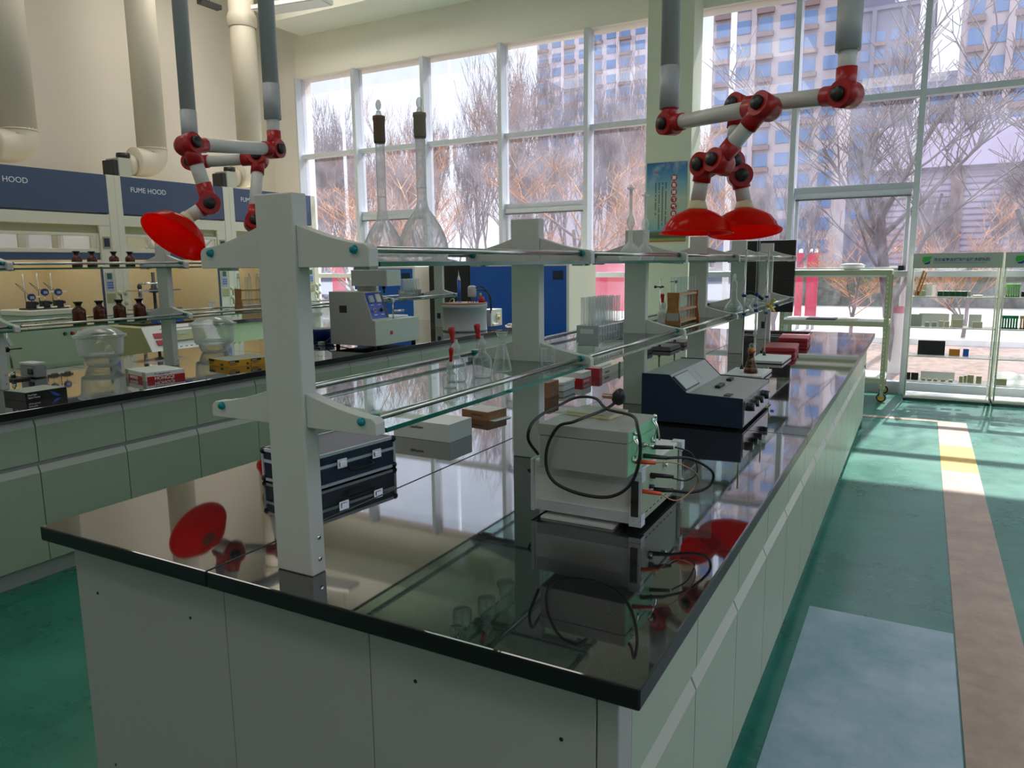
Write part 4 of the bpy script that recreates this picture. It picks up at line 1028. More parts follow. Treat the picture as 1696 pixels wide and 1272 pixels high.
# ================================================================ FUME HOODS
HX = -8.6
pbr('hood_fill_glow', (.8, .8, .7), .5); _b = M['hood_fill_glow'].node_tree.nodes['Principled BSDF']; _b.inputs['Emission Color'].default_value = (1, .88, .65, 1); _b.inputs['Emission Strength'].default_value = 8.
def fume_hood(label, y0, lab, machine=True):
    t = thing('fume_hood', label, 'fume hood', (HX, y0, 0), 0, 'fume hoods along the left wall')
    W_ = 1.698
    MB().box(-1.2, 0, 0, W_, .0, .80).build('base_cabinet', 'pale_olive', t)
    MB().box(-1.2, .04, 0, W_, .80, .85).build('worktop', 'black_gloss', t)
    MB().box(-1.2, -1.18, 0, W_, .85, 2.62).build('back_panel', 'hood_inner', t)
    for a, b in ((0, .08), (W_-.10, W_)):
        MB().box(-.02, .012, a, b, .85, 2.70).build('post', 'cream', t, bevel=.002)
    MB().box(-1.18, -.02, .0, .075, .85, 2.62).build('side_wall', 'hood_inner', t)
    MB().box(-1.18, -.02, W_-.24, W_-.22, .85, 2.62).build('side_wall', 'hood_inner', t)
    MB().box(-1.18, -.02, .0, W_, 2.62, 2.69).build('top_panel', 'cream', t)
    MB().box(-.02, .004, W_-.24, W_-.10, .85, 2.24).build('control_column', 'cream', t)
    MB().box(.0042, .008, W_-.225, W_-.115, 1.19, 1.30).build('olive_plate', 'olive', t)
    MB().box(-.02, -.004, W_-.262, W_-.24, .85, 1.62).build('blue_strip', 'hood_blue', t)
    f = MB().box(-.016, .010, .083, W_-.103, 2.255, 2.695).build('blue_fascia', 'hood_blue', t)
    MB().box(-.012, .004, .083, W_-.12, 2.232, 2.253).build('fascia_lip', 'navy', f)
    if lab: text('lettering', 'FUME HOOD', .085, (.0105, .20, 2.52), (R(90), 0, R(90)), 'text_white', f)
    MB().box(-.02, .008, .083, W_-.103, 2.105, 2.23).build('cream_rail', 'cream', t)
    MB().box(-.05, -.03, .083, W_-.103, 2.01, 2.105).build('olive_band', 'olive', t)
    s = MB(); a, b = .083, W_-.245
    s.box(-.028, -.010, a, b, 1.975, 2.01).box(-.028, -.010, a, b, 1.785, 1.83).box(-.028, -.010, a, a+.03, 1.83, 1.975).box(-.028, -.010, b-.03, b, 1.83, 1.975)
    sh = s.build('sash_frame', 'cream', t, bevel=.003)
    MB().box(-.022, -.018, a+.03, b-.03, 1.83, 1.975).build('sash_glass', 'sash_glass', sh)
    MB().box(-.020, -.016, a, b, 1.70, 1.784).build('blue_sash_edge', 'hood_blue', sh)
    d = MB().box(.0045, .010, W_-.215, W_-.115, 1.83, 1.975).build('display_plate', 'olive', t, bevel=.002)
    MB().box(.0102, .012, W_-.200, W_-.130, 1.855, 1.955).build('display', 'navy_deep', d)
    k = MB().box(.0045, .012, W_-.225, W_-.125, 1.33, 1.55).build('keypad', 'arm_grey', t, bevel=.002)
    MB().box(.0122, .0135, W_-.205, W_-.145, 1.47, 1.54).build('lcd', 'dark_green', k)
    for i in range(3):
        for j in range(3): MB().box(.0122, .0145, W_-.208+.026*i, W_-.190+.026*i, 1.36+.03*j, 1.378+.03*j).build('key', 'panel_blue', k)
    for i in range(4):
        for dy in (-.065, .015):
            MB().sphere((.014, W_+dy-.0, 1.30-.125*i), .028, 12, (.35, 1, 1)).build('gas_knob', 'pale_olive', t)
    MB().box(.0045, .012, W_+.045-.1, W_+.06-.1, .95, 1.28).build('trim_bar', 'pale_olive', t)
    lf = MB().box(-.50, -.30, .45, 1.05, 2.585, 2.618).build('hood_fill_lamp', 'hood_fill_glow', t)  # lamp added under the hood top to brighten the interior
    la = bpy.data.lights.new('hood_fill_light', 'AREA'); la.shape = 'RECTANGLE'; la.size = .19; la.size_y = .58; la.energy = 6; la.color = (1., .90, .74)
    lo = bpy.data.objects.new('hood_fill_light', la); C.objects.link(lo); lo.location = (HX-.40, y0+.75, 2.58)
    return t
for k, y0 in enumerate((4.10, 5.80, 7.50)):
    fume_hood(['fume hood at the left edge of the view', 'middle fume hood with full FUME HOOD lettering', 'fume hood nearest the windows, half hidden by the nearest upright'][k], y0, True)
    yc = y0+1.0; X = -9.2
    t = thing('exhaust_duct', ['cream exhaust duct rising at the left edge', 'cream exhaust duct rising from the middle fume hood', 'cream exhaust duct rising from the hood nearest the windows'][k], 'duct', (X, yc, 2.78), 0, 'exhaust ducts above the fume hoods')
    r = .185
    MB().cyl((0, 0, .40), (0, 0, 3.42), r, n=32).build('riser', 'duct', t)
    el = [(0, -r*1.7+r*1.7*math.sin(a), .37-r*1.0*math.cos(a) - .0) for a in [R(90)*i/6 for i in range(7)]]
    el = [(0, -.30, .20), (0, -.16, .20), (0, -.06, .23), (0, 0, .30), (0, 0, .41)]
    MB().tube(el, r, 24, 3).build('elbow', 'duct', t)
    MB().cyl((0, 0, .385), (0, 0, .40), r+.007, n=32).build('collar', 'duct', t)
    if k == 2: MB().lathe([(r+.01, 2.35), (r+.03, 2.40), (r+.03, 2.5), (r+.01, 2.55)], n=28, cap=False).build('upper_collar', 'duct', t)
    f = thing('fan_unit', ['exhaust fan box on the leftmost fume hood', 'exhaust fan box on the middle fume hood', 'exhaust fan box on the hood nearest the windows'][k], 'fan', (X, yc-.46, 2.692), 0, 'exhaust fan boxes')
    MB().box(-.13, .13, -.13, .04, .05, .30).build('fan_housing', 'sign_grey', f, bevel=.004)
    MB().box(-.11, .11, -.20, -.131, .06, .27).build('motor', 'black', f, bevel=.01)
    MB().cyl((0, .0405, .24), (0, .155, .24), .13, n=24).build('outlet_ring', 'duct', f)
    MB().lathe([(.08, .301), (.085, .33), (.08, .37), (0, .37)], (.04, .0, 0), 20).build('cap', 'black', f)
    for yy in (-.14, .02): MB().box(-.12, .12, yy-.01, yy+.01, 0, .05).build('mount', 'black', f)

# apparatus in front of the hoods
t = thing('vibration_cabinet', 'pale green floor cabinet with three buttons in front of the left fume hood', 'cabinet', (-7.6, 4.19, 0))
MB().box(-.3, .3, -.235, .235, .03, 1.165).build('body', 'mint', t, bevel=.004)
MB().box(-.31, .312, -.245, .245, 1.167, 1.212).build('top_plate', 'cream', t, bevel=.003)
for y, m in ((.075, 'green'), (.145, 'red'), (.21, 'orange')):
    b = MB().cyl((.301, y, .975), (.311, y, .975), .017, n=16).build('button_ring', 'black' if m != 'orange' else 'white', t)
    MB().cyl((.311, y, .975), (.322, y, .975), .012, n=14).build('button', m, b)
MB().box(-.10, -.04, -.2365, -.2355, 1.05, 1.11).build('green_label', 'green', t)
MB().box(-.28, .28, -.22, .22, 0, .03).build('plinth', 'black', t)
SN = ['leftmost', 'middle', 'rightmost']
for k, (y, dz, h) in enumerate(((4.10, .26, .34), (4.23, .305, .345), (4.36, .30, .345))):
    s = thing('gauge_stand', f'{SN[k]} of the three dial gauge stands on the pale green cabinet', 'gauge stand', (-7.55, y, 1.2125), 0, 'dial gauge stands on the green cabinet')
    MB().box(-.10, .10, -.045, .06, 0, .014).build('base_plate', 'dark_metal', s)
    MB().cyl((0, -.03, .014), (0, -.03, h), .0055, n=8).build('rod', 'steel', s)
    d = MB().cyl((.02, .01, dz-.14), (.045, .01, dz-.14), .034, n=20).build('gauge', 'royal', s)
    MB().box(.0452, .047, -.008, .030, dz-.156, dz-.130).build('lcd', 'lcd', d)
    MB().cyl((.032, .044, dz-.14), (.032, .095, dz-.14), .007, n=8).build('spindle', 'white', d)
    MB().cyl((.03, .01, dz-.175), (.03, .01, .06), .005, n=8).build('plunger', 'chrome', s)
    MB().box(-.02, .05, -.015, .04, .014, .08).sphere((.05, .05, .06), .016, 8).build('sample_holder', 'black', s)
    MB().tube([(0, -.03, h*.5), (-.05, -.08, h*.75), (-.04, -.02, h*.6), (.0, .0, dz-.12)], .0025, 6, 5).build('signal_cable', 'dark_green', s)
    MB().box(.085, .105, .02, .075, .0145, .028).build('white_tag', 'white', s)
t = thing('loading_press', 'loading press with handwheel and white sloping console at the middle fume hood', 'instrument', (-8.05, 5.75, 0))
MB().box(-.25, .15, -.40, .48, .0, .60).build('pedestal', 'hood_inner', t)
c = MB().prism([(-.25, .615), (.62, .600), (.62, .640), (.44, .935), (-.25, .945)], -.46, .50, 'xz').build('console', 'olive', t, bevel=.003)
an = math.atan2(.295, .18)
def on_con(u0, u1, y0, y1, h0, h1):
    mb = MB(); mb.T = Matrix.Translation((.44, 0, .935)) @ Matrix.Rotation(an, 4, 'Y'); return mb.box(u0, u1, y0, y1, h0, h1)
fp = on_con(-.004, .350, -.46, .50, .0008, .010).build('console_face', 'white_plastic', c, bevel=.002)
for u in (.09, .18): on_con(u, u+.06, -.36, -.22, .0105, .024).build('red_display', 'red_soft', fp, bevel=.002)
k = on_con(.08, .21, -.13, .30, .0105, .035).build('controller', 'olive', fp, bevel=.003)
on_con(.10, .14, -.06, .06, .036, .038).build('lcd', 'lcd', k)
on_con(.30, .33, -.08, .02, .0105, .014).build('label', 'white', fp)
m = MB(); m.T = Matrix.Translation((.44, 0, .935)) @ Matrix.Rotation(an, 4, 'Y')
for i in range(9): m.box(.275, .285, -.30+.07*i, -.27+.07*i, .0104, .0108)
m.box(.035, .042, -.25, .35, .0104, .0108); m.build('panel_marks', 'text_dark', fp)
MB().box(-.20, .25, -.30, .42, .946, .96).build('tray', 'black', t)
p = MB()
for z in (1.10, 1.325): p.box(-.22, .02, -.13-.02, .42, z, z+.016)
p.build('cross_plate', 'steel', t)
for y in (-.05, .34):
    MB().cyl((-.10, y, .96), (-.10, y, 1.36), .022, n=14).build('column', 'steel', t)
    MB().sphere((-.10, y, 1.375), .034, 12, (.8, .8, 1.2)).build('column_cap', 'dark_metal', t)
MB().lathe([(.03, .96), (.05, 1.09), (.02, 1.12), (.018, 1.30), (.06, 1.31), (.065, 1.34), (.035, 1.36), (.03, 1.43), (.018, 1.435), (.020, 1.545), (0, 1.545)], (-.10, .14, 0), 18).build('screw_column', 'dark_metal', t)
w = MB().tube([(-.10+.16*math.cos(a), .14+.16*math.sin(a), 1.415) for a in [2*math.pi*i/24 for i in range(24)]], .011, 8, closed=True)
for i in range(3):
    a = R(20+120*i); w.cyl((-.10, .14, 1.415), (-.10+.155*math.cos(a), .14+.155*math.sin(a), 1.415), .007, n=8)
w.build('handwheel', 'chrome', t)
t = thing('blue_box', 'small blue and white box lying on the press console tray', 'box', (-7.86, 5.78, .9602))
MB().box(-.06, .06, -.13, .22, 0, .05).build('box_body', 'panel_blue', t)
MB().box(.0602, .062, -.10, .08, .01, .04).build('white_print', 'white', t)

# ================================================================ EXTRACTION ARMS
def arm(label, col, ztop, jt, el, kn, wr, neck, rim, tilt=None, rt=.040, hood=True, knob_side=None):
    """ceiling column, horizontal arm, forearm, wrist and red dish"""
    t = thing('extraction_arm', label, 'extraction arm', (col[0], col[1], jt[2]), 0, 'ceiling extraction arms')
    o = Vector((col[0], col[1], jt[2])); V = lambda p: Vector(p)-o
    J, E, K, Wp, Nk, Rm = map(V, (jt, el, kn, wr, neck, rim))
    top = Vector((0, 0, ZC-.002-o.z)); zs = Vector((0, 0, ztop-o.z))
    view = Vector((-o.x, -o.y, 1.6-o.z)).normalized()
    MB().cyl(zs, top, rt*1.28, n=24).build('ceiling_column', 'arm_grey', t)
    MB().cyl(zs-Vector((0, 0, .17)), zs+Vector((0, 0, .05)), rt*1.36, n=24).build('sleeve', 'arm_grey', t)
    MB().cyl(J*.0+Vector((0, 0, .02)), zs-Vector((0, 0, .12)), rt, n=24).build('drop_tube', 'arm_white', t)
    def knuckle(P, A, B, name='joint'):
        """swivel: two short sockets meeting in a round hub with a black knob"""
        mb = MB(); k = rt*1.13
        for Q in (A, B):
            d = (Q-P); L_ = min(.115, d.length*.45); d.normalize(); mb.cyl(P, P+d*L_, k, k, n=22)
        ax = (A-P).cross(B-P)
        if ax.length < 1e-5: ax = (A-P).orthogonal()
        ax.normalize()
        if ax.dot(view) < 0: ax = -ax
        mb.cyl(P-ax*rt*1.15, P+ax*rt*1.15, k*1.32, n=24); mb.sphere(P-ax*rt*.95, k*1.28, 20, (1, 1, 1))
        j = mb.build(name, 'joint_red', t)
        MB().lathe([(k*.74, 0), (k*.74, .014), (k*.62, .022), (0, .024)], P+ax*rt*1.16, 18, ax).build('knob', 'black', j)
        return j
    Jc = Vector((J.x, J.y, J.z))
    knuckle(J, Vector((0, 0, .4)), E)
    MB().cyl(J, E, rt*.98, n=24).build('upper_tube', 'arm_white', t)
    knuckle(E, J, K)
    MB().cyl(E, K, rt*.98, n=24).build('lower_tube', 'arm_white', t)
    if (Wp-K).length > .02:
        knuckle(K, E, Wp); knuckle(Wp, K, Nk)
    else: knuckle(K, E, Nk)
    ax = (Nk-(Wp if (Wp-K).length > .02 else K)).normalized() if tilt is None else Vector(tilt).normalized()
    start = Wp if (Wp-K).length > .02 else K
    MB().cyl(start, Nk, rt*.93, n=24).build('neck_tube', 'arm_white', t)
    MB().lathe([(rt*1.0, 0), (rt*1.12, .02), (rt*1.3, .035), (rt*1.3, .045)], Nk-ax*.012, 22, ax).build('hood_collar', 'ivory', t)
    Rr = .190
    prof = [(rt*1.15, .0), (rt*1.6, .006), (.10, .022), (.135, .045), (.160, .078), (.172, .108), (.174, .114), (Rr, .117), (Rr, .124), (.170, .121), (.166, .108), (.154, .080), (.130, .049), (.097, .027), (rt*1.1, .010)]
    MB().lathe(prof, Nk+ax*.030, 48, ax, cap=False).build('dish', 'dome_red', t)
    return t
arm('left extraction arm over the near bench, red dish hanging level by the poster', (-1.283, 4.172), 2.60, (-1.283, 4.172, 2.350), (-.707, 3.788, 2.318), (-.929, 3.855, 2.089), (-1.010, 3.900, 2.085), (-1.045, 3.915, 1.897), (-1.05, 3.9, 1.743), (0, -.03, -1))
arm('right extraction arm over the near bench, its red dish partly behind the other', (-.360, 3.807), 2.69, (-.360, 3.807, 2.335), (-.910, 4.170, 2.405), (-.925, 4.100, 2.110), (-.880, 4.123, 2.045), (-.855, 4.140, 1.900), (-.842, 4.126, 1.735), (.08, -.16, -1))
arm('extraction arm over the far bench with its red dish tipped towards the left', (-3.799, 3.718), 2.72, (-3.799, 3.718, 2.362), (-3.679, 2.96, 2.285), (-3.62, 3.02, 1.960), (-3.62, 3.02, 1.960), (-3.700, 2.925, 1.879), (-3.725, 2.84, 1.762), (.01, -.64, -.72))
arm('extraction arm over the far bench whose dish hides behind the nearest upright', (-4.533, 3.656), 2.62, (-4.533, 3.656, 2.325), (-4.127, 3.882, 2.345), (-4.047, 3.727, 1.900), (-4.047, 3.727, 1.900), (-3.99, 3.75, 1.80), (-3.9, 3.756, 1.687), (.35, .05, -.95))

# ceiling light, unseen panels added for fill light, and cable tray end
pbr('fill_glow', (.8, .8, .8), .5); _b = M['fill_glow'].node_tree.nodes['Principled BSDF']; _b.inputs['Emission Color'].default_value = (1, .95, .88, 1); _b.inputs['Emission Strength'].default_value = 1.6
for k, (x, y, lb, z) in enumerate([(-8.30, 8.62, 'flat white ceiling light panel hanging near the window beam', 5.30)]+[(l[0], l[1], f'added unseen ceiling light panel above the room, {ORD[i]} in the lamp row', l[2]) for i, l in enumerate(FILL_LAMPS)]):
    t = thing('ceiling_light', lb, 'light', (x, y, z), R(8) if k == 0 else 0, 'hanging ceiling light panels')
    if k: MB().box(-1.24, 1.24, -.64, .64, .012, .068).build('housing', 'white', t); MB().box(-1.2, 1.2, -.6, .6, 0, .011).build('diffuser', 'fill_glow', t); continue
    MB().box(-.60, .60, -.16, .16, .012, .07).build('housing', 'white', t, bevel=.004)
    MB().box(-.58, .58, -.145, .145, 0, .011).build('diffuser', 'white_plastic' if k == 0 else 'fill_glow', t)
    for s in (-.4, .4): MB().cyl((s, 0, .07), (s, 0, ZC-z-.002), .004, n=6).build('hanger', 'steel', t)
t = thing('cable_bracket', 'small dark metal bracket hanging beside the last exhaust duct', 'bracket', (-9.0, 7.75, 5.22))
MB().box(-.05, .05, -.17, .17, -.03, .03).build('channel', 'dark_metal', t)
MB().cyl((0, 0, .03), (0, 0, ZC-5.222), .006, n=6).build('hanger', 'dark_metal', t)

# ================================================================ BY THE WINDOWS
def oven(label, x0, x1, y0, y1, h, door, ctrl=False):
    t = thing('drying_oven', label, 'oven', ((x0+x1)/2, y0, 0)); w = (x1-x0)/2; d = y1-y0
    MB().box(-w, w, .012, d, .05, h).build('casing', 'cream' if door == 'blue' else 'black', t, bevel=.006)
    MB().box(-w+.012, w-.04, -.004, .0115, .08, h-.03).build('door_panel', door, t, bevel=.003)
    MB().box(w-.036, w, -.004, .0115, .06, h-.01).build('edge_strip', 'white' if door == 'blue' else 'black', t)
    if door == 'blue': MB().box(w-.22, w-.08, -.006, -.0042, h-.20, h-.09).build('rating_plate', 'navy_deep', t)
    if ctrl:
        c = MB().box(-w-.15, w-.62, -.02, -.0045, h-.32, h-.06).build('control_panel', 'panel_blue', t)
        MB().box(w-.95, w-.68, -.022, -.0202, h-.31, h-.24).build('black_strip', 'black', c)
        MB().box(w-.86, w-.83, -.0235, -.0222, h-.285, h-.265).build('red_led', 'red', c)
        mb = MB()
        for k in range(8): mb.box(-w+.02+.05*k, -w+.05+.05*k, -.0215, -.0202, h-.19, h-.17)
        mb.build('panel_marks', 'text_white', c)
    for sx in (-w+.06, w-.06):
        for yy in (.07, d-.06): MB().cyl((sx, yy, 0), (sx, yy, .05), .025, n=10).build('foot', 'rubber', t)
    return t
oven('wide blue fronted drying oven behind the far bench, beside the window column', -5.22, -3.79, 8.40, 9.25, 1.60, 'blue')
oven('blue fronted drying oven with control strip left of the wide one', -7.00, -6.10, 8.40, 9.05, 1.58, 'blue', True)
oven('black cabinet standing between the two blue ovens', -5.98, -5.28, 8.55, 9.2, 1.62, 'black')
# wall mounted screen on a floor stand
t = thing('display_screen', 'large black screen on a floor stand at the window end of near bench', 'screen', (-1.58, 9.0, 0))
MB().box(-.31, .31, -.03, .03, 1.02, 1.83).build('screen_body', 'black_gloss', t, bevel=.006)
MB().box(-.30, .30, -.0325, -.0305, 1.40, 1.402).build('panel_seam', 'dark_metal', t)
MB().cyl((0, .05, .03), (0, .05, 1.5), .022, n=12).box(-.06, .06, .03, .07, 1.3, 1.5).build('pole', 'dark_metal', t)
MB().rbox(-.28, .28, -.14, .24, 0, .03, .03).build('base', 'dark_metal', t)
# slotted angle trolley
t = thing('shelf_trolley', 'olive slotted angle trolley on yellow castors by the window', 'trolley', (-.88, 9.62, 0))
X0, X1, Y0_, Y1_ = -.58, .58, -.33, .33
pbr('hole_white', (.8, .8, .74), .5)
for sx in (0, 1):
    for sy in (0, 1):
        x = X1 if sx else X0; y = Y1_ if sy else Y0_; s = 1 if sx else -1; q = 1 if sy else -1
        p = MB(); 
        p.box(x-s*.05, x, y-q*.004, y, .15, 1.485); p.box(x-s*.004, x, y-q*.05, y-q*.0042, .15, 1.485)
        u = p.build('slotted_upright', 'trolley', t)
        hm = MB()
        z = .19
        while z < 1.46:
            hm.box(x-s*.036, x-s*.028, y-(.0045 if q < 0 else -.0005), y+(.0005 if q > 0 else -.0045)-.001 if False else y-.0045 if q < 0 else y+.0045, z, z+.018) if False else None
            if q < 0: hm.box(x-s*.038, x-s*.028, y-.0008, y-.0001, z, z+.016); hm.box(x+s*.0001, x+s*.0008, y+.020, y+.032, z, z+.016)
            else: hm.box(x+s*.0001, x+s*.0008, y-.032, y-.020, z, z+.016)
            z += .05
        hm.build('slots', 'hole_white', u)
        w = thing('x', None, None); bpy.data.objects.remove(w)
        cf = MB().box(x-s*.05, x, y-q*.05, y, .138, .149).box(x-s*.025-.018, x-s*.025+.018, y-q*.025-.018, y-q*.025-.015, .05, .138).box(x-s*.025-.018, x-s*.025+.018, y-q*.025+.015, y-q*.025+.018, .05, .138).build('castor_fork', 'steel', t)
        cx_, cy_ = x-s*.025, y-q*.025
        MB().cyl((cx_, cy_-.012, .052), (cx_, cy_+.012, .052), .052, n=24).build('castor_wheel', 'rubber', cf)
        MB().cyl((cx_, cy_-.0135, .052), (cx_, cy_+.0135, .052), .036, n=20).build('wheel_hub', 'wheel_yellow', cf)
for z, nm in ((1.43, 'top'), (.855, 'mid'), (.215, 'low')):
    MB().box(X0+.001, X1-.001, Y0_-.004, Y0_-.0002, z, z+.055).box(X0+.001, X1-.001, Y1_+.0002, Y1_+.004, z, z+.055).build('beam', 'trolley', t)
    for x in (X0, X1): MB().box(x-.003, x+.003, Y0_+.052, Y1_-.052, z+.005, z+.05).build('side_beam', 'trolley', t)
    MB().box(X0+.006, X1-.006, Y0_+.006, Y1_-.006, z+.045, z+.058).build('shelf_board', 'white', t)
t = thing('paper_pile', 'loose papers and a dark folder on the middle trolley shelf', 'papers', (-.95, 9.50, .9135))
MB().box(-.45, .05, -.14, .16, 0, .006).build('sheet', 'paper', t)
MB().box(-.22, .10, -.16, .10, .0065, .014).build('folder', 'black', t)
MB().box(.12, .32, -.14, .06, 0, .008).build('card', 'ivory', t)
t = thing('paper_dish', 'shallow white dish on top of the olive trolley', 'dish', (-.72, 9.50, 1.4885))
MB().lathe([(0, 0), (.08, 0), (.12, .02), (.14, .05), (.10, .07), (0, .075)], n=24).build('dish', 'paper', t)

# sample display racks
def rack(label, x0, W_=.845, D_=.32):
    t = thing('display_rack', label, 'display rack', (x0, 9.58, 0), 0, 'sample display racks by the window')
    for x in (.01, W_-.01):
        for y in (.01, D_-.01): 
            MB().cyl((x, y, .02), (x, y, 1.66), .009, n=10).build('pole', 'rack_paint', t)
            MB().cyl((x, y, 0), (x, y, .02), .013, n=10).build('foot', 'black', t)
    b = MB().box(.0, W_, -.004, .004, 1.50, 1.665).build('sign_board', 'sign_grey', t, bevel=.001)
    g = MB().add([(.095, -.0045, 1.625), (.185, -.0045, 1.630), (.170, -.0045, 1.600), (.150, -.0045, 1.575), (.10, -.0045, 1.560), (.088, -.0045, 1.585)], [(0, 1, 2, 3, 4, 5)][::-1]).build('logo_leaf', 'logo_green', b)
    MB().add([(.105, -.0046, 1.556), (.150, -.0046, 1.571), (.168, -.0046, 1.590), (.166, -.0046, 1.555), (.155, -.0046, 1.543), (.118, -.0046, 1.543)], [(0, 1, 2, 3, 4, 5)][::-1]).build('logo_base', 'logo_blue', b)
    text('sign_text', '河北省复合材料产业技术研究院', .040, (.20, -.0046, 1.578), (R(90), 0, 0), 'text_blue', b, bold=.0010, sx=.95)
    text('sign_text', 'Hebei Composite Materials Industry Technology Research Institute', .0185, (.20, -.0046, 1.553), (R(90), 0, 0), 'text_blue', b, sx=.98)
    for z in (1.19, .845, .52, .225):
        MB().box(.012, W_-.012, .008, D_-.008, z-.006, z).build('glass_shelf', 'clear_plastic', t)
        f = MB()
        for y in (.006, D_-.006): f.cyl((.01, y, z-.010), (W_-.01, y, z-.010), .005, n=6)
        f.build('shelf_rail', 'rack_paint', t)
    MB().box(.0, W_, .0, D_, .03, .055).build('base_tray', 'rack_paint', t, bevel=.002)
    MB().box(.02, W_-.02, .02, D_-.02, .0555, .062).build('base_liner', 'white', t)
    return t
rack('white sample rack with grey sign beside the olive trolley', -.105)
rack('white sample rack with grey sign cut by the right edge', .762)
rx = -.105; ry = 9.58
def sample(name, label, cat, x, y, z, w, d, h, mat, lean=0, grp=None):
    o = MB().box(-w/2, w/2, -d/2, d/2, 0, h).build(name, mat, None, bevel=.001, loc=(x, y, z+.0005)); o.rotation_euler.y = R(lean)
    return tag(o, label, cat, grp)
sample('wooden_board', 'brown wooden board leaning on the left pole of the first rack', 'board', rx+.045, ry+.12, 1.192, .022, .08, .29, 'wood', 14)
sample('wooden_board', 'orange strip leaning next to the brown board on the first rack', 'board', rx+.075, ry+.14, 1.192, .014, .08, .27, 'orange', 14)
sample('plastic_carton', 'translucent plastic box on the top shelf of the first rack', 'box', rx+.20, ry+.12, 1.19, .10, .10, .12, 'clear_plastic')
sample('paper_card', 'pale card standing behind the translucent box on the first rack', 'card', rx+.145, ry+.21, 1.19, .13, .01, .13, 'rack_paint')
sample('small_container', 'pale green small container left of the translucent box', 'container', rx+.125, ry+.10, 1.19, .04, .06, .06, 'pale_olive')
sample('black_block', 'small black block behind the leaning boards on the first rack', 'block', rx+.085, ry+.24, 1.19, .05, .03, .05, 'black')
for k in range(5): sample('green_grating', f'dark green grating block, {ORD[k]} from the left on the top rack shelf', 'grating', rx+.29+.058*k, ry+.12, 1.19, .054, .12, .055, 'dark_green', 0, 'green grating blocks on the first rack')
sample('yellow_block', 'small pale yellow block ending the green grating row', 'block', rx+.572, ry+.12, 1.19, .024, .10, .055, 'pale_olive')
sample('cream_slab', 'thin cream slab right of the green gratings', 'slab', rx+.65, ry+.12, 1.19, .09, .10, .012, 'cream')
sample('white_sheet', 'white backing sheet on the second rack shelf', 'sheet', rx+.25, ry+.24, .845, .30, .004, .14, 'paper')
sample('sample_panel', 'grey panel at the left of the second rack shelf', 'panel', rx+.075, ry+.12, .845, .11, .02, .135, 'sign_grey')
for k, (x, w, h) in enumerate(((.185, .045, .05), (.255, .045, .05), (.32, .045, .065), (.38, .045, .062), (.48, .10, .085), (.67, .095, .065))):
    sample('stone_sample', f'grey brown stone sample, {ORD[k]} from the left on the second rack shelf', 'sample', rx+x, ry+.10, .845, w, .05, h, 'sign_grey' if k < 2 else 'hood_inner', 0, 'stone samples on the second shelf')
for k, x in enumerate((.48, .65)): sample('paper_card', ['white card behind the wide stone sample', 'white card behind the rightmost stone sample'][k], 'card', rx+x, ry+.20, .845, .12, .004, .14, 'paper')
sample('sample_panel', 'large black panel leaning on the third rack shelf', 'panel', rx+.245, ry+.12, .52, .27, .008, .165, 'black')
sample('orange_tile', 'orange square tile beside the large black panel', 'tile', rx+.475, ry+.11, .52, .105, .01, .080, 'orange')
sample('blue_tile', 'small blue tile right of the orange tile', 'tile', rx+.585, ry+.11, .52, .055, .01, .085, 'blue')
for k, (x, w) in enumerate(((.035, .045), (.10, .075))): sample('dark_tile', ['narrow black tile at the left of the lowest rack shelf', 'wider black tile next to the narrow one on lowest shelf'][k], 'tile', rx+x, ry+.10, .225, w, .01, .085, 'black')
sample('printed_card', 'white printed card on the lowest shelf of the first rack', 'card', rx+.33, ry+.20, .225, .34, .004, .095, 'paper')
for k, x in enumerate((.19, .25, .31, .385, .46)): sample('stone_sample', f'small grey green stone chip, {ORD[k]} from the left on the lowest rack shelf', 'sample', rx+x, ry+.09, .225, .04, .03, .025, 'olive', 0, 'stone chips on the lowest shelf')
for k, (x, w, h) in enumerate(((.56, .035, .07), (.60, .03, .08), (.65, .06, .09), (.73, .05, .08))): sample('olive_sample', f'olive fibre sample, {ORD[k]} from the left on the lowest rack shelf', 'sample', rx+x, ry+.11, .225, w, .04, h, 'olive', 0, 'olive fibre samples on the lowest shelf')
r2 = .762
def lattice(label, x, y, z, w, h, mat, bars):
    o = MB()
    for k in range(bars):
        xx = -w/2+w*(k+.5)/bars; o.box(xx-w/bars*.28, xx+w/bars*.28, -.03, .03, 0, h)
    o.box(-w/2, w/2, -.03, .03, h, h+.03).box(-w/2, w/2, -.03, .03, 0, .012)
    o = o.build('grating_sample', mat, None, loc=(x, y, z+.0005)); tag(o, label, 'grating')
lattice('light green grating on the top shelf of the right rack', r2+.10, ry+.10, 1.19, .13, .105, 'lime', 6)
lattice('green grating on the second shelf of the right rack', r2+.10, ry+.10, .845, .15, .11, 'green', 6)
lattice('brown grating beside the green one on the right rack', r2+.24, ry+.10, .845, .10, .11, 'wood_light', 4)
sample('dark_bottle', 'dark rounded block beside the light green grating', 'block', r2+.205, ry+.10, 1.19, .05, .05, .055, 'black')
o = MB().sphere((0, 0, .07), .09, 14, (1.5, .7, .8)).sphere((.14, 0, .06), .07, 14, (1.2, .8, .85)).build('plastic_bag', 'frosted', None, loc=(r2+.13, ry+.16, .226)); tag(o, 'crumpled clear plastic bag on the lowest shelf of the right rack', 'bag')
sample('grey_bag', 'grey green packet inside the plastic bag row of right rack', 'packet', r2+.07, ry+.08, .225, .10, .05, .07, 'olive')

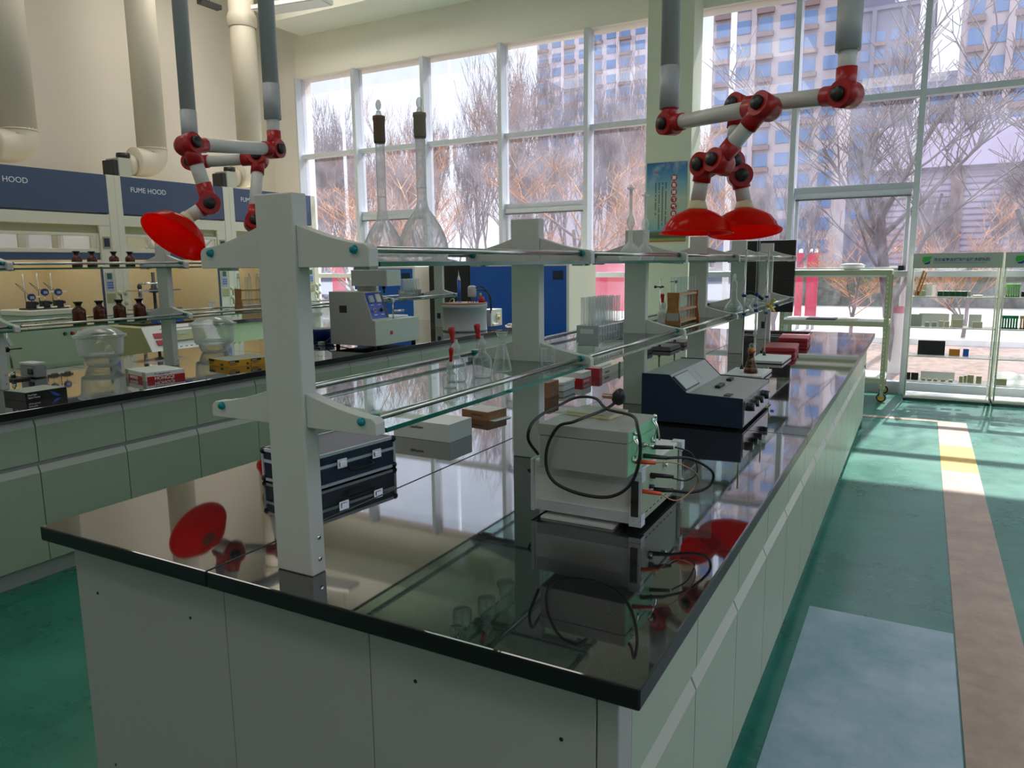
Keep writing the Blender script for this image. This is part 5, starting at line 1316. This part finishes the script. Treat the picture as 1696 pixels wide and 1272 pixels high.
# ================================================================ OUTDOORS
GZ = -.2
def ground_mat(name, a, b, sc, rough=.95):
    m = pbr(name, a, rough); nt = m.node_tree; bb = nt.nodes['Principled BSDF']
    tc = nt.nodes.new('ShaderNodeTexCoord'); n = nt.nodes.new('ShaderNodeTexNoise'); n.inputs['Scale'].default_value = sc; n.inputs['Detail'].default_value = 8; n.inputs['Roughness'].default_value = .75
    cr = nt.nodes.new('ShaderNodeValToRGB'); cr.color_ramp.elements[0].position = .38; cr.color_ramp.elements[0].color = (*b, 1); cr.color_ramp.elements[1].position = .62; cr.color_ramp.elements[1].color = (*a, 1)
    nt.links.new(tc.outputs['Object'], n.inputs['Vector']); nt.links.new(n.outputs[0], cr.inputs[0]); nt.links.new(cr.outputs[0], bb.inputs['Base Color'])
ground_mat('mulch', (.21, .14, .10), (.075, .045, .035), 8)
ground_mat('paving', (.29, .26, .23), (.23, .205, .19), 1.5)
ground_mat('far_ground', (.20, .15, .13), (.13, .10, .09), .3)
ground_mat('hedge_leaf', (.10, .10, .06), (.02, .028, .02), 9)
def outd(o): o['kind'] = 'structure'; return o
outd(MB().box(-160, 160, WY+.3, 18.2, GZ-.3, GZ).build('ground_mulch', 'mulch'))
outd(MB().box(-160, 160, 18.2, 32.0, GZ-.3, GZ+.01).build('ground_paving', 'paving'))
outd(MB().box(-160, 160, 32.0, 260, GZ-.3, GZ).build('ground_far', 'far_ground'))
outd(MB().box(-30, 30, WY+.26, WY+.9, GZ, -.02).build('ground_plinth', 'paving'))
t = thing('kerb', 'pale kerb edging between the bark mulch and the paving', 'kerb', (0, 18.2, GZ)); MB().box(-60, 60, -.08, .08, 0, .12).build('kerb_stone', 'paper', t)
rnd = random.Random(11)
pbr('twig_orange', (.38, .17, .06), .8, var=.2, vscale=1.)
pbr('twig_grey', (.15, .11, .11), .85, var=.2, vscale=1.); pbr('twig_tan', (.24, .13, .08), .85, var=.2, vscale=1.)
pbr('bark', (.13, .09, .08), .9, var=.25, vscale=6)
pbr('limewash', (.62, .58, .54), .9)
def tree_mesh(seed, H, r0, mat, levels=5, spread=.55, fork=.15, up=.25, nb=(3, 4), thin=.0065):
    """bare tree: repeated branching into ever thinner tubes"""
    g = random.Random(seed); mb = MB()
    def seg(p, d, L_, r, lev):
        n = 5 if lev == 0 else (4 if lev < 3 else 3)
        pts = [p]; q = p.copy(); dd = d.copy(); k = 4 if lev < 2 else 3
        for i in range(k):
            dd = (dd+Vector((g.uniform(-.14, .14), g.uniform(-.14, .14), g.uniform(-.02, up*.5)))).normalized()
            q = q+dd*(L_/k); pts.append(q.copy())
        rr = [max(thin, r*(1-.45*i/k)) for i in range(k+1)]
        vs = []; up_ = Vector((.3, .2, 1)).normalized()
        for i, c in enumerate(pts):
            t_ = (pts[min(k, i+1)]-pts[max(0, i-1)]).normalized(); a = t_.orthogonal().normalized(); b = t_.cross(a)
            for j in range(n): an_ = 2*math.pi*j/n; vs.append(c+a*(rr[i]*math.cos(an_))+b*(rr[i]*math.sin(an_)))
        mb.mi = 0 if lev < 2 else 1
        mb.add(vs, [[i*n+j, i*n+(j+1) % n, (i+1)*n+(j+1) % n, (i+1)*n+j] for i in range(k) for j in range(n)], True)
        if lev >= levels: return
        m = g.randint(*nb)+(2 if lev == 0 else 0)
        for c in range(m):
            f = g.uniform(fork if lev == 0 else .3, 1); i = min(k-1, int(f*k)); base = pts[i].lerp(pts[i+1], f*k-i)
            side = Vector((g.uniform(-1, 1), g.uniform(-1, 1), 0)).normalized()
            nd = (dd*(1-spread)+side*spread*g.uniform(.7, 1.2)+Vector((0, 0, up))).normalized()
            seg(base, nd, L_*g.uniform(.55, .78), max(thin, r*.52), lev+1)
    seg(Vector((0, 0, 0)), Vector((0, 0, 1)), H*.42, r0, 0)
    return mb.mesh('branches', ['bark', mat])
MT = [tree_mesh(1, 9.5, .09, 'twig_grey', up=.5, spread=.36), tree_mesh(2, 9, .08, 'twig_tan', up=.42, spread=.42), tree_mesh(3, 9, .08, 'twig_grey', up=.55, spread=.34), tree_mesh(4, 9.5, .07, 'twig_grey', up=.5, spread=.38), tree_mesh(6, 8, .08, 'twig_tan', up=.4, spread=.45)]
def plant(mesh, x, y, s, rz, label, grp):
    o = bpy.data.objects.new('bare_tree', mesh); C.objects.link(o); o.location = (x, y, GZ); o.rotation_euler.z = rz; o.scale = (s, s, s)
    return tag(o, label, 'tree', grp)
# the wood beyond the left windows: bands of trees of much the same look
for k in range(46):
    row = k % 3
    y = 34+row*8+rnd.uniform(-3, 3)
    u = rnd.uniform(-.98, -.26)
    plant(MT[rnd.randrange(5)], u*y, y, rnd.uniform(.9, 1.35)*(1+.12*row), rnd.uniform(0, 6.3), 'bare winter tree in the wood beyond the left windows', 'trees of the wood beyond the paving')
for k in range(22):
    y = 38+rnd.uniform(-3, 18); u = rnd.uniform(-.27, .14)
    plant(MT[rnd.randrange(5)], u*y, y, rnd.uniform(.5, .85), rnd.uniform(0, 6.3), 'bare winter tree in front of the tower blocks', 'trees in front of the towers')
near = [(-16.0, 19.0, 'left'), (-12.6, 17.5, ''), (-9.7, 19, ''), (-7.4, 17, ''), (-5.3, 19.5, ''), (-2.7, 16.5, ''), (-1.4, 19, ''), (.9, 20, ''), (3.8, 19, '')]
PL = ['bare tree seen through the leftmost window bay', 'bare tree seen between the two tall flasks', 'bare tree right of the tall flasks beyond glass', 'bare forked tree behind the second rack upright', 'bare tree just left of the poster column',
      'bare tree seen through the hung sash right of the column', 'bare orange twigged tree beyond the olive trolley', 'bare tree above the first sample rack', 'bare tree at the right edge of the view']
MN = [tree_mesh(21, 8.0, .10, 'twig_orange', 5, .6, .1, .25), tree_mesh(22, 7.2, .09, 'twig_orange', 5, .65, .05, .2), tree_mesh(23, 7.5, .10, 'twig_grey', 5, .55, .2, .3)]
for k, (x, y, _) in enumerate(near): plant(MN[(k*2+1) % 3], x, y, rnd.uniform(.75, .95)*(1 if k < 5 else .62), rnd.uniform(0, 6.3), PL[k], 'bare trees nearest the building')
# two street trees with lime washed trunks close to the glass
for k, (x, y, lb, sd) in enumerate(((-.33, 13.4, 'street tree with lime washed trunk and red band beside the window mullion', 31), (1.95, 14.2, 'thick forked street tree seen through the first sample rack', 32))):
    t = thing('street_tree', lb, 'tree', (x, y, GZ))
    me = tree_mesh(sd, 6.5, .10+.05*k, 'twig_grey', 5, .6, .35, .25, thin=.006)
    o = bpy.data.objects.new('branches', me); C.objects.link(o); o.parent = t
    MB().lathe([(.14+.05*k, 0), (.115+.05*k, .25), (.108+.05*k, .95)], n=14, cap=False).build('limewash_band', 'limewash', t)
    MB().lathe([(.110+.05*k, .96), (.108+.05*k, 1.06)], n=14, cap=False).build('red_band', 'red_soft', t)
# clipped hedge
def hedge(label, x0, x1, y, h):
    g = random.Random(int(x1*10)); mb = MB(); nx = max(8, int((x1-x0)/.35)); vs = []; prof = [(-.6, 0), (-.65, h*.5), (-.5, h*.92), (0, h), (.5, h*.92), (.65, h*.5), (.6, 0)]
    for i in range(nx+1):
        for dy, z in prof: vs.append((x0+(x1-x0)*i/nx, y+dy+g.uniform(-.08, .08), GZ+z+(g.uniform(-.10, .10) if z else 0)))
    m = len(prof)
    mb.add(vs, [[i*m+j, (i+1)*m+j, (i+1)*m+j+1, i*m+j+1] for i in range(nx) for j in range(m-1)])
    tag(mb.build('hedge', 'hedge_leaf'), label, 'hedge')
hedge('dark clipped hedge beyond the paving', -30, 30, 33.0, 1.5)
pbr('shrub_twig', (.45, .36, .30), .9)
# towers
pbr('tower_stone', (.36, .30, .31), .9, var=.06, vscale=.3); pbr('tower_pale', (.44, .38, .42), .9, var=.06, vscale=.3)
pbr('tower_dark', (.15, .15, .21), .9, var=.06, vscale=.3); pbr('tower_glass', (.09, .17, .34), .3, spec=.5); pbr('lavender', (.40, .34, .46), .8); pbr('siding_dark', (.30, .24, .30), .8); pbr('tower_band', (.20, .13, .12), .9)
def tower(label, x0, x1, y0, d, h, cols, floors, z0, mat, step=None, grp='residential tower blocks', fh=3.0):
    t = thing('tower_block', label, 'building', ((x0+x1)/2, y0, GZ), 0, grp); w = (x1-x0)/2
    MB().box(-w, w, 0, d, 0, h).build('wall', mat, t)
    if step: MB().box(-w*step[0], w*step[1], .5, d, h, h+step[2]).build('roof_block', 'tower_dark', t)
    MB().box(-w-.3, w+.3, -.3, d, h-.01, h+.8).build('parapet', mat, t)
    nb = max(2, cols//2); 
    for k in range(1, nb): 
        x = -w+2*w*k/nb; MB().box(x-.35, x+.35, -.45, 0, 0, h).build('pier', mat, t)
    ww = 2*w/cols
    me = MB().box(-ww*.32, ww*.32, -.12, -.02, 0, 1.7).mesh('window', 'tower_glass')
    mf = MB().box(-ww*.40, ww*.40, -.5, -.001, -.75, -.12).mesh('balcony_band', 'tower_band')
    n = 0
    for f in range(floors):
        for c in range(cols):
            if n >= 98: break
            z = z0+fh*f+.9
            if z+2 > h: continue
            o = bpy.data.objects.new('window', me); C.objects.link(o); o.parent = t; o.location = (-w+ww*(c+.5), 0, z); n += 1
            if c % 2 == 0:
                o = bpy.data.objects.new('balcony_band', mf); C.objects.link(o); o.parent = t; o.location = (-w+ww*(c+.5), 0, z)
    return t
def at(px, Y):     # horizontal position seen at a picture column, for a plane Y metres out
    a = math.atan2(px-848, 1233.23); return Y*math.tan(a-R(28.7274))
tower('broad brown tower block right of the window column', at(1168, 112), at(1372, 112), 112, 16, 62, 6, 16, 2, 'tower_stone')
tower('slim tower block seen left of the window column', at(893, 158), at(1066, 158), 158, 16, 80, 8, 12, 27, 'tower_pale')
tower('lower dark tower block with stepped roof between the brown ones', at(1374, 150), at(1512, 150), 150, 16, 44, 6, 11, 8, 'tower_dark', (1., .1, 5.))
tower('brown tower block at the right edge of the view', at(1560, 96), at(1790, 96), 96, 16, 60, 6, 15, 2, 'tower_stone')
tower('small distant dark block beside the right tower', at(1512, 170), at(1566, 170), 170, 12, 36, 3, 9, 6, 'tower_dark')
# low pale building and street things
t = thing('low_building', 'low pale pink building with horizontal siding behind the right windows', 'building', (6.0, 47, GZ))
MB().box(-8.2, 12, 0, 10, 0, 6.6).build('wall', 'lavender', t)
s = MB()
for k in range(20): s.box(-8.2, 12, -.10, -.001, .3+.32*k, .42+.32*k)
s.build('siding', 'siding_dark', t)
MB().box(-8.6, 12.4, -.6, 10, 6.6, 8.8).build('roof_band', 'lavender', t)
for k in range(3): MB().box(-5+5*k, -4.4+5*k, -.2, -.11, 0, 6.6).build('pilaster', 'tower_band', t)
def pole(label, px, Y, h, r=.07):
    t = thing('street_pole', label, 'pole', (at(px, Y), Y, GZ)); MB().cyl((0, 0, 0), (0, 0, h), r, r*.8, n=10).build('shaft', 'alu', t)
    MB().cyl((0, 0, 0), (0, 0, .5), r*1.8, n=10).build('footing', 'paving', t)
pole('thin street pole seen through the leftmost window bay', 585, 24, 14)
pole('thin street pole seen right of the larger tall flask', 755, 24, 14)
pole('pale street pole seen just right of the window column', 1200, 24, 16, .10)
pole('pale street pole seen left of the thick right mullion', 1494, 18, 14, .07)
def redsign(label, px, Y, w):
    t = thing('red_signboard', label, 'sign', (at(px, Y), Y, GZ)); 
    for s in (-1, 1): MB().cyl((s*w/2, 0, 0), (s*w/2, 0, 2.1), .04, n=8).build('post', 'alu', t)
    MB().box(-w/2-.08, w/2+.08, -.09, -.045, .25, 2.0).build('board', 'red_pink', t)
pbr('red_pink', (.42, .008, .045), .6)
redsign('pinkish red board outside the olive trolley', 1343, 21, .12)
redsign('pinkish red board left of the larger red one outside', 1322, 21, .02)
redsign('pinkish red board outside behind the third rack upright', 1003, 23, 1.2)
redsign('pinkish red board outside left of the grey test machine', 568, 26, .6)
pbr('car_silver', (.50, .56, .66), .25, metal=.4); pbr('car_glass', (.06, .08, .12), .1)
def car(label, px, Y, mat='car_silver'):
    t = thing('car', label, 'car', (at(px, Y), Y, GZ), R(0), 'cars parked on the paving')
    MB().prism([(-2.1, .35), (-2.15, .7), (-1.9, .85), (-1.1, .95), (-.6, 1.42), (.9, 1.45), (1.5, .98), (2.1, .85), (2.2, .5), (2.15, .3)], -.85, .85, 'xz').build('car_body', mat, t, bevel=.06)
    MB().prism([(-1.0, .97), (-.58, 1.34), (.85, 1.36), (1.3, .99)], -.86, .86, 'xz').build('side_windows', 'car_glass', t)
    for x in (-1.35, 1.4):
        for y in (-.86, .86): w = MB().cyl((x, y-.10, .32), (x, y+.10, .32), .32, n=20).build('wheel', 'rubber', t); MB().cyl((x, y-.11, .32), (x, y+.11, .32), .18, n=16).build('hub', 'alu', w)
car('silver blue car parked outside behind the third and fourth uprights', 1195, 29)
car('pale car parked outside left of the grey test machine', 560, 30)
car('pale car parked farther along seen left of the test machine', 640, 31)
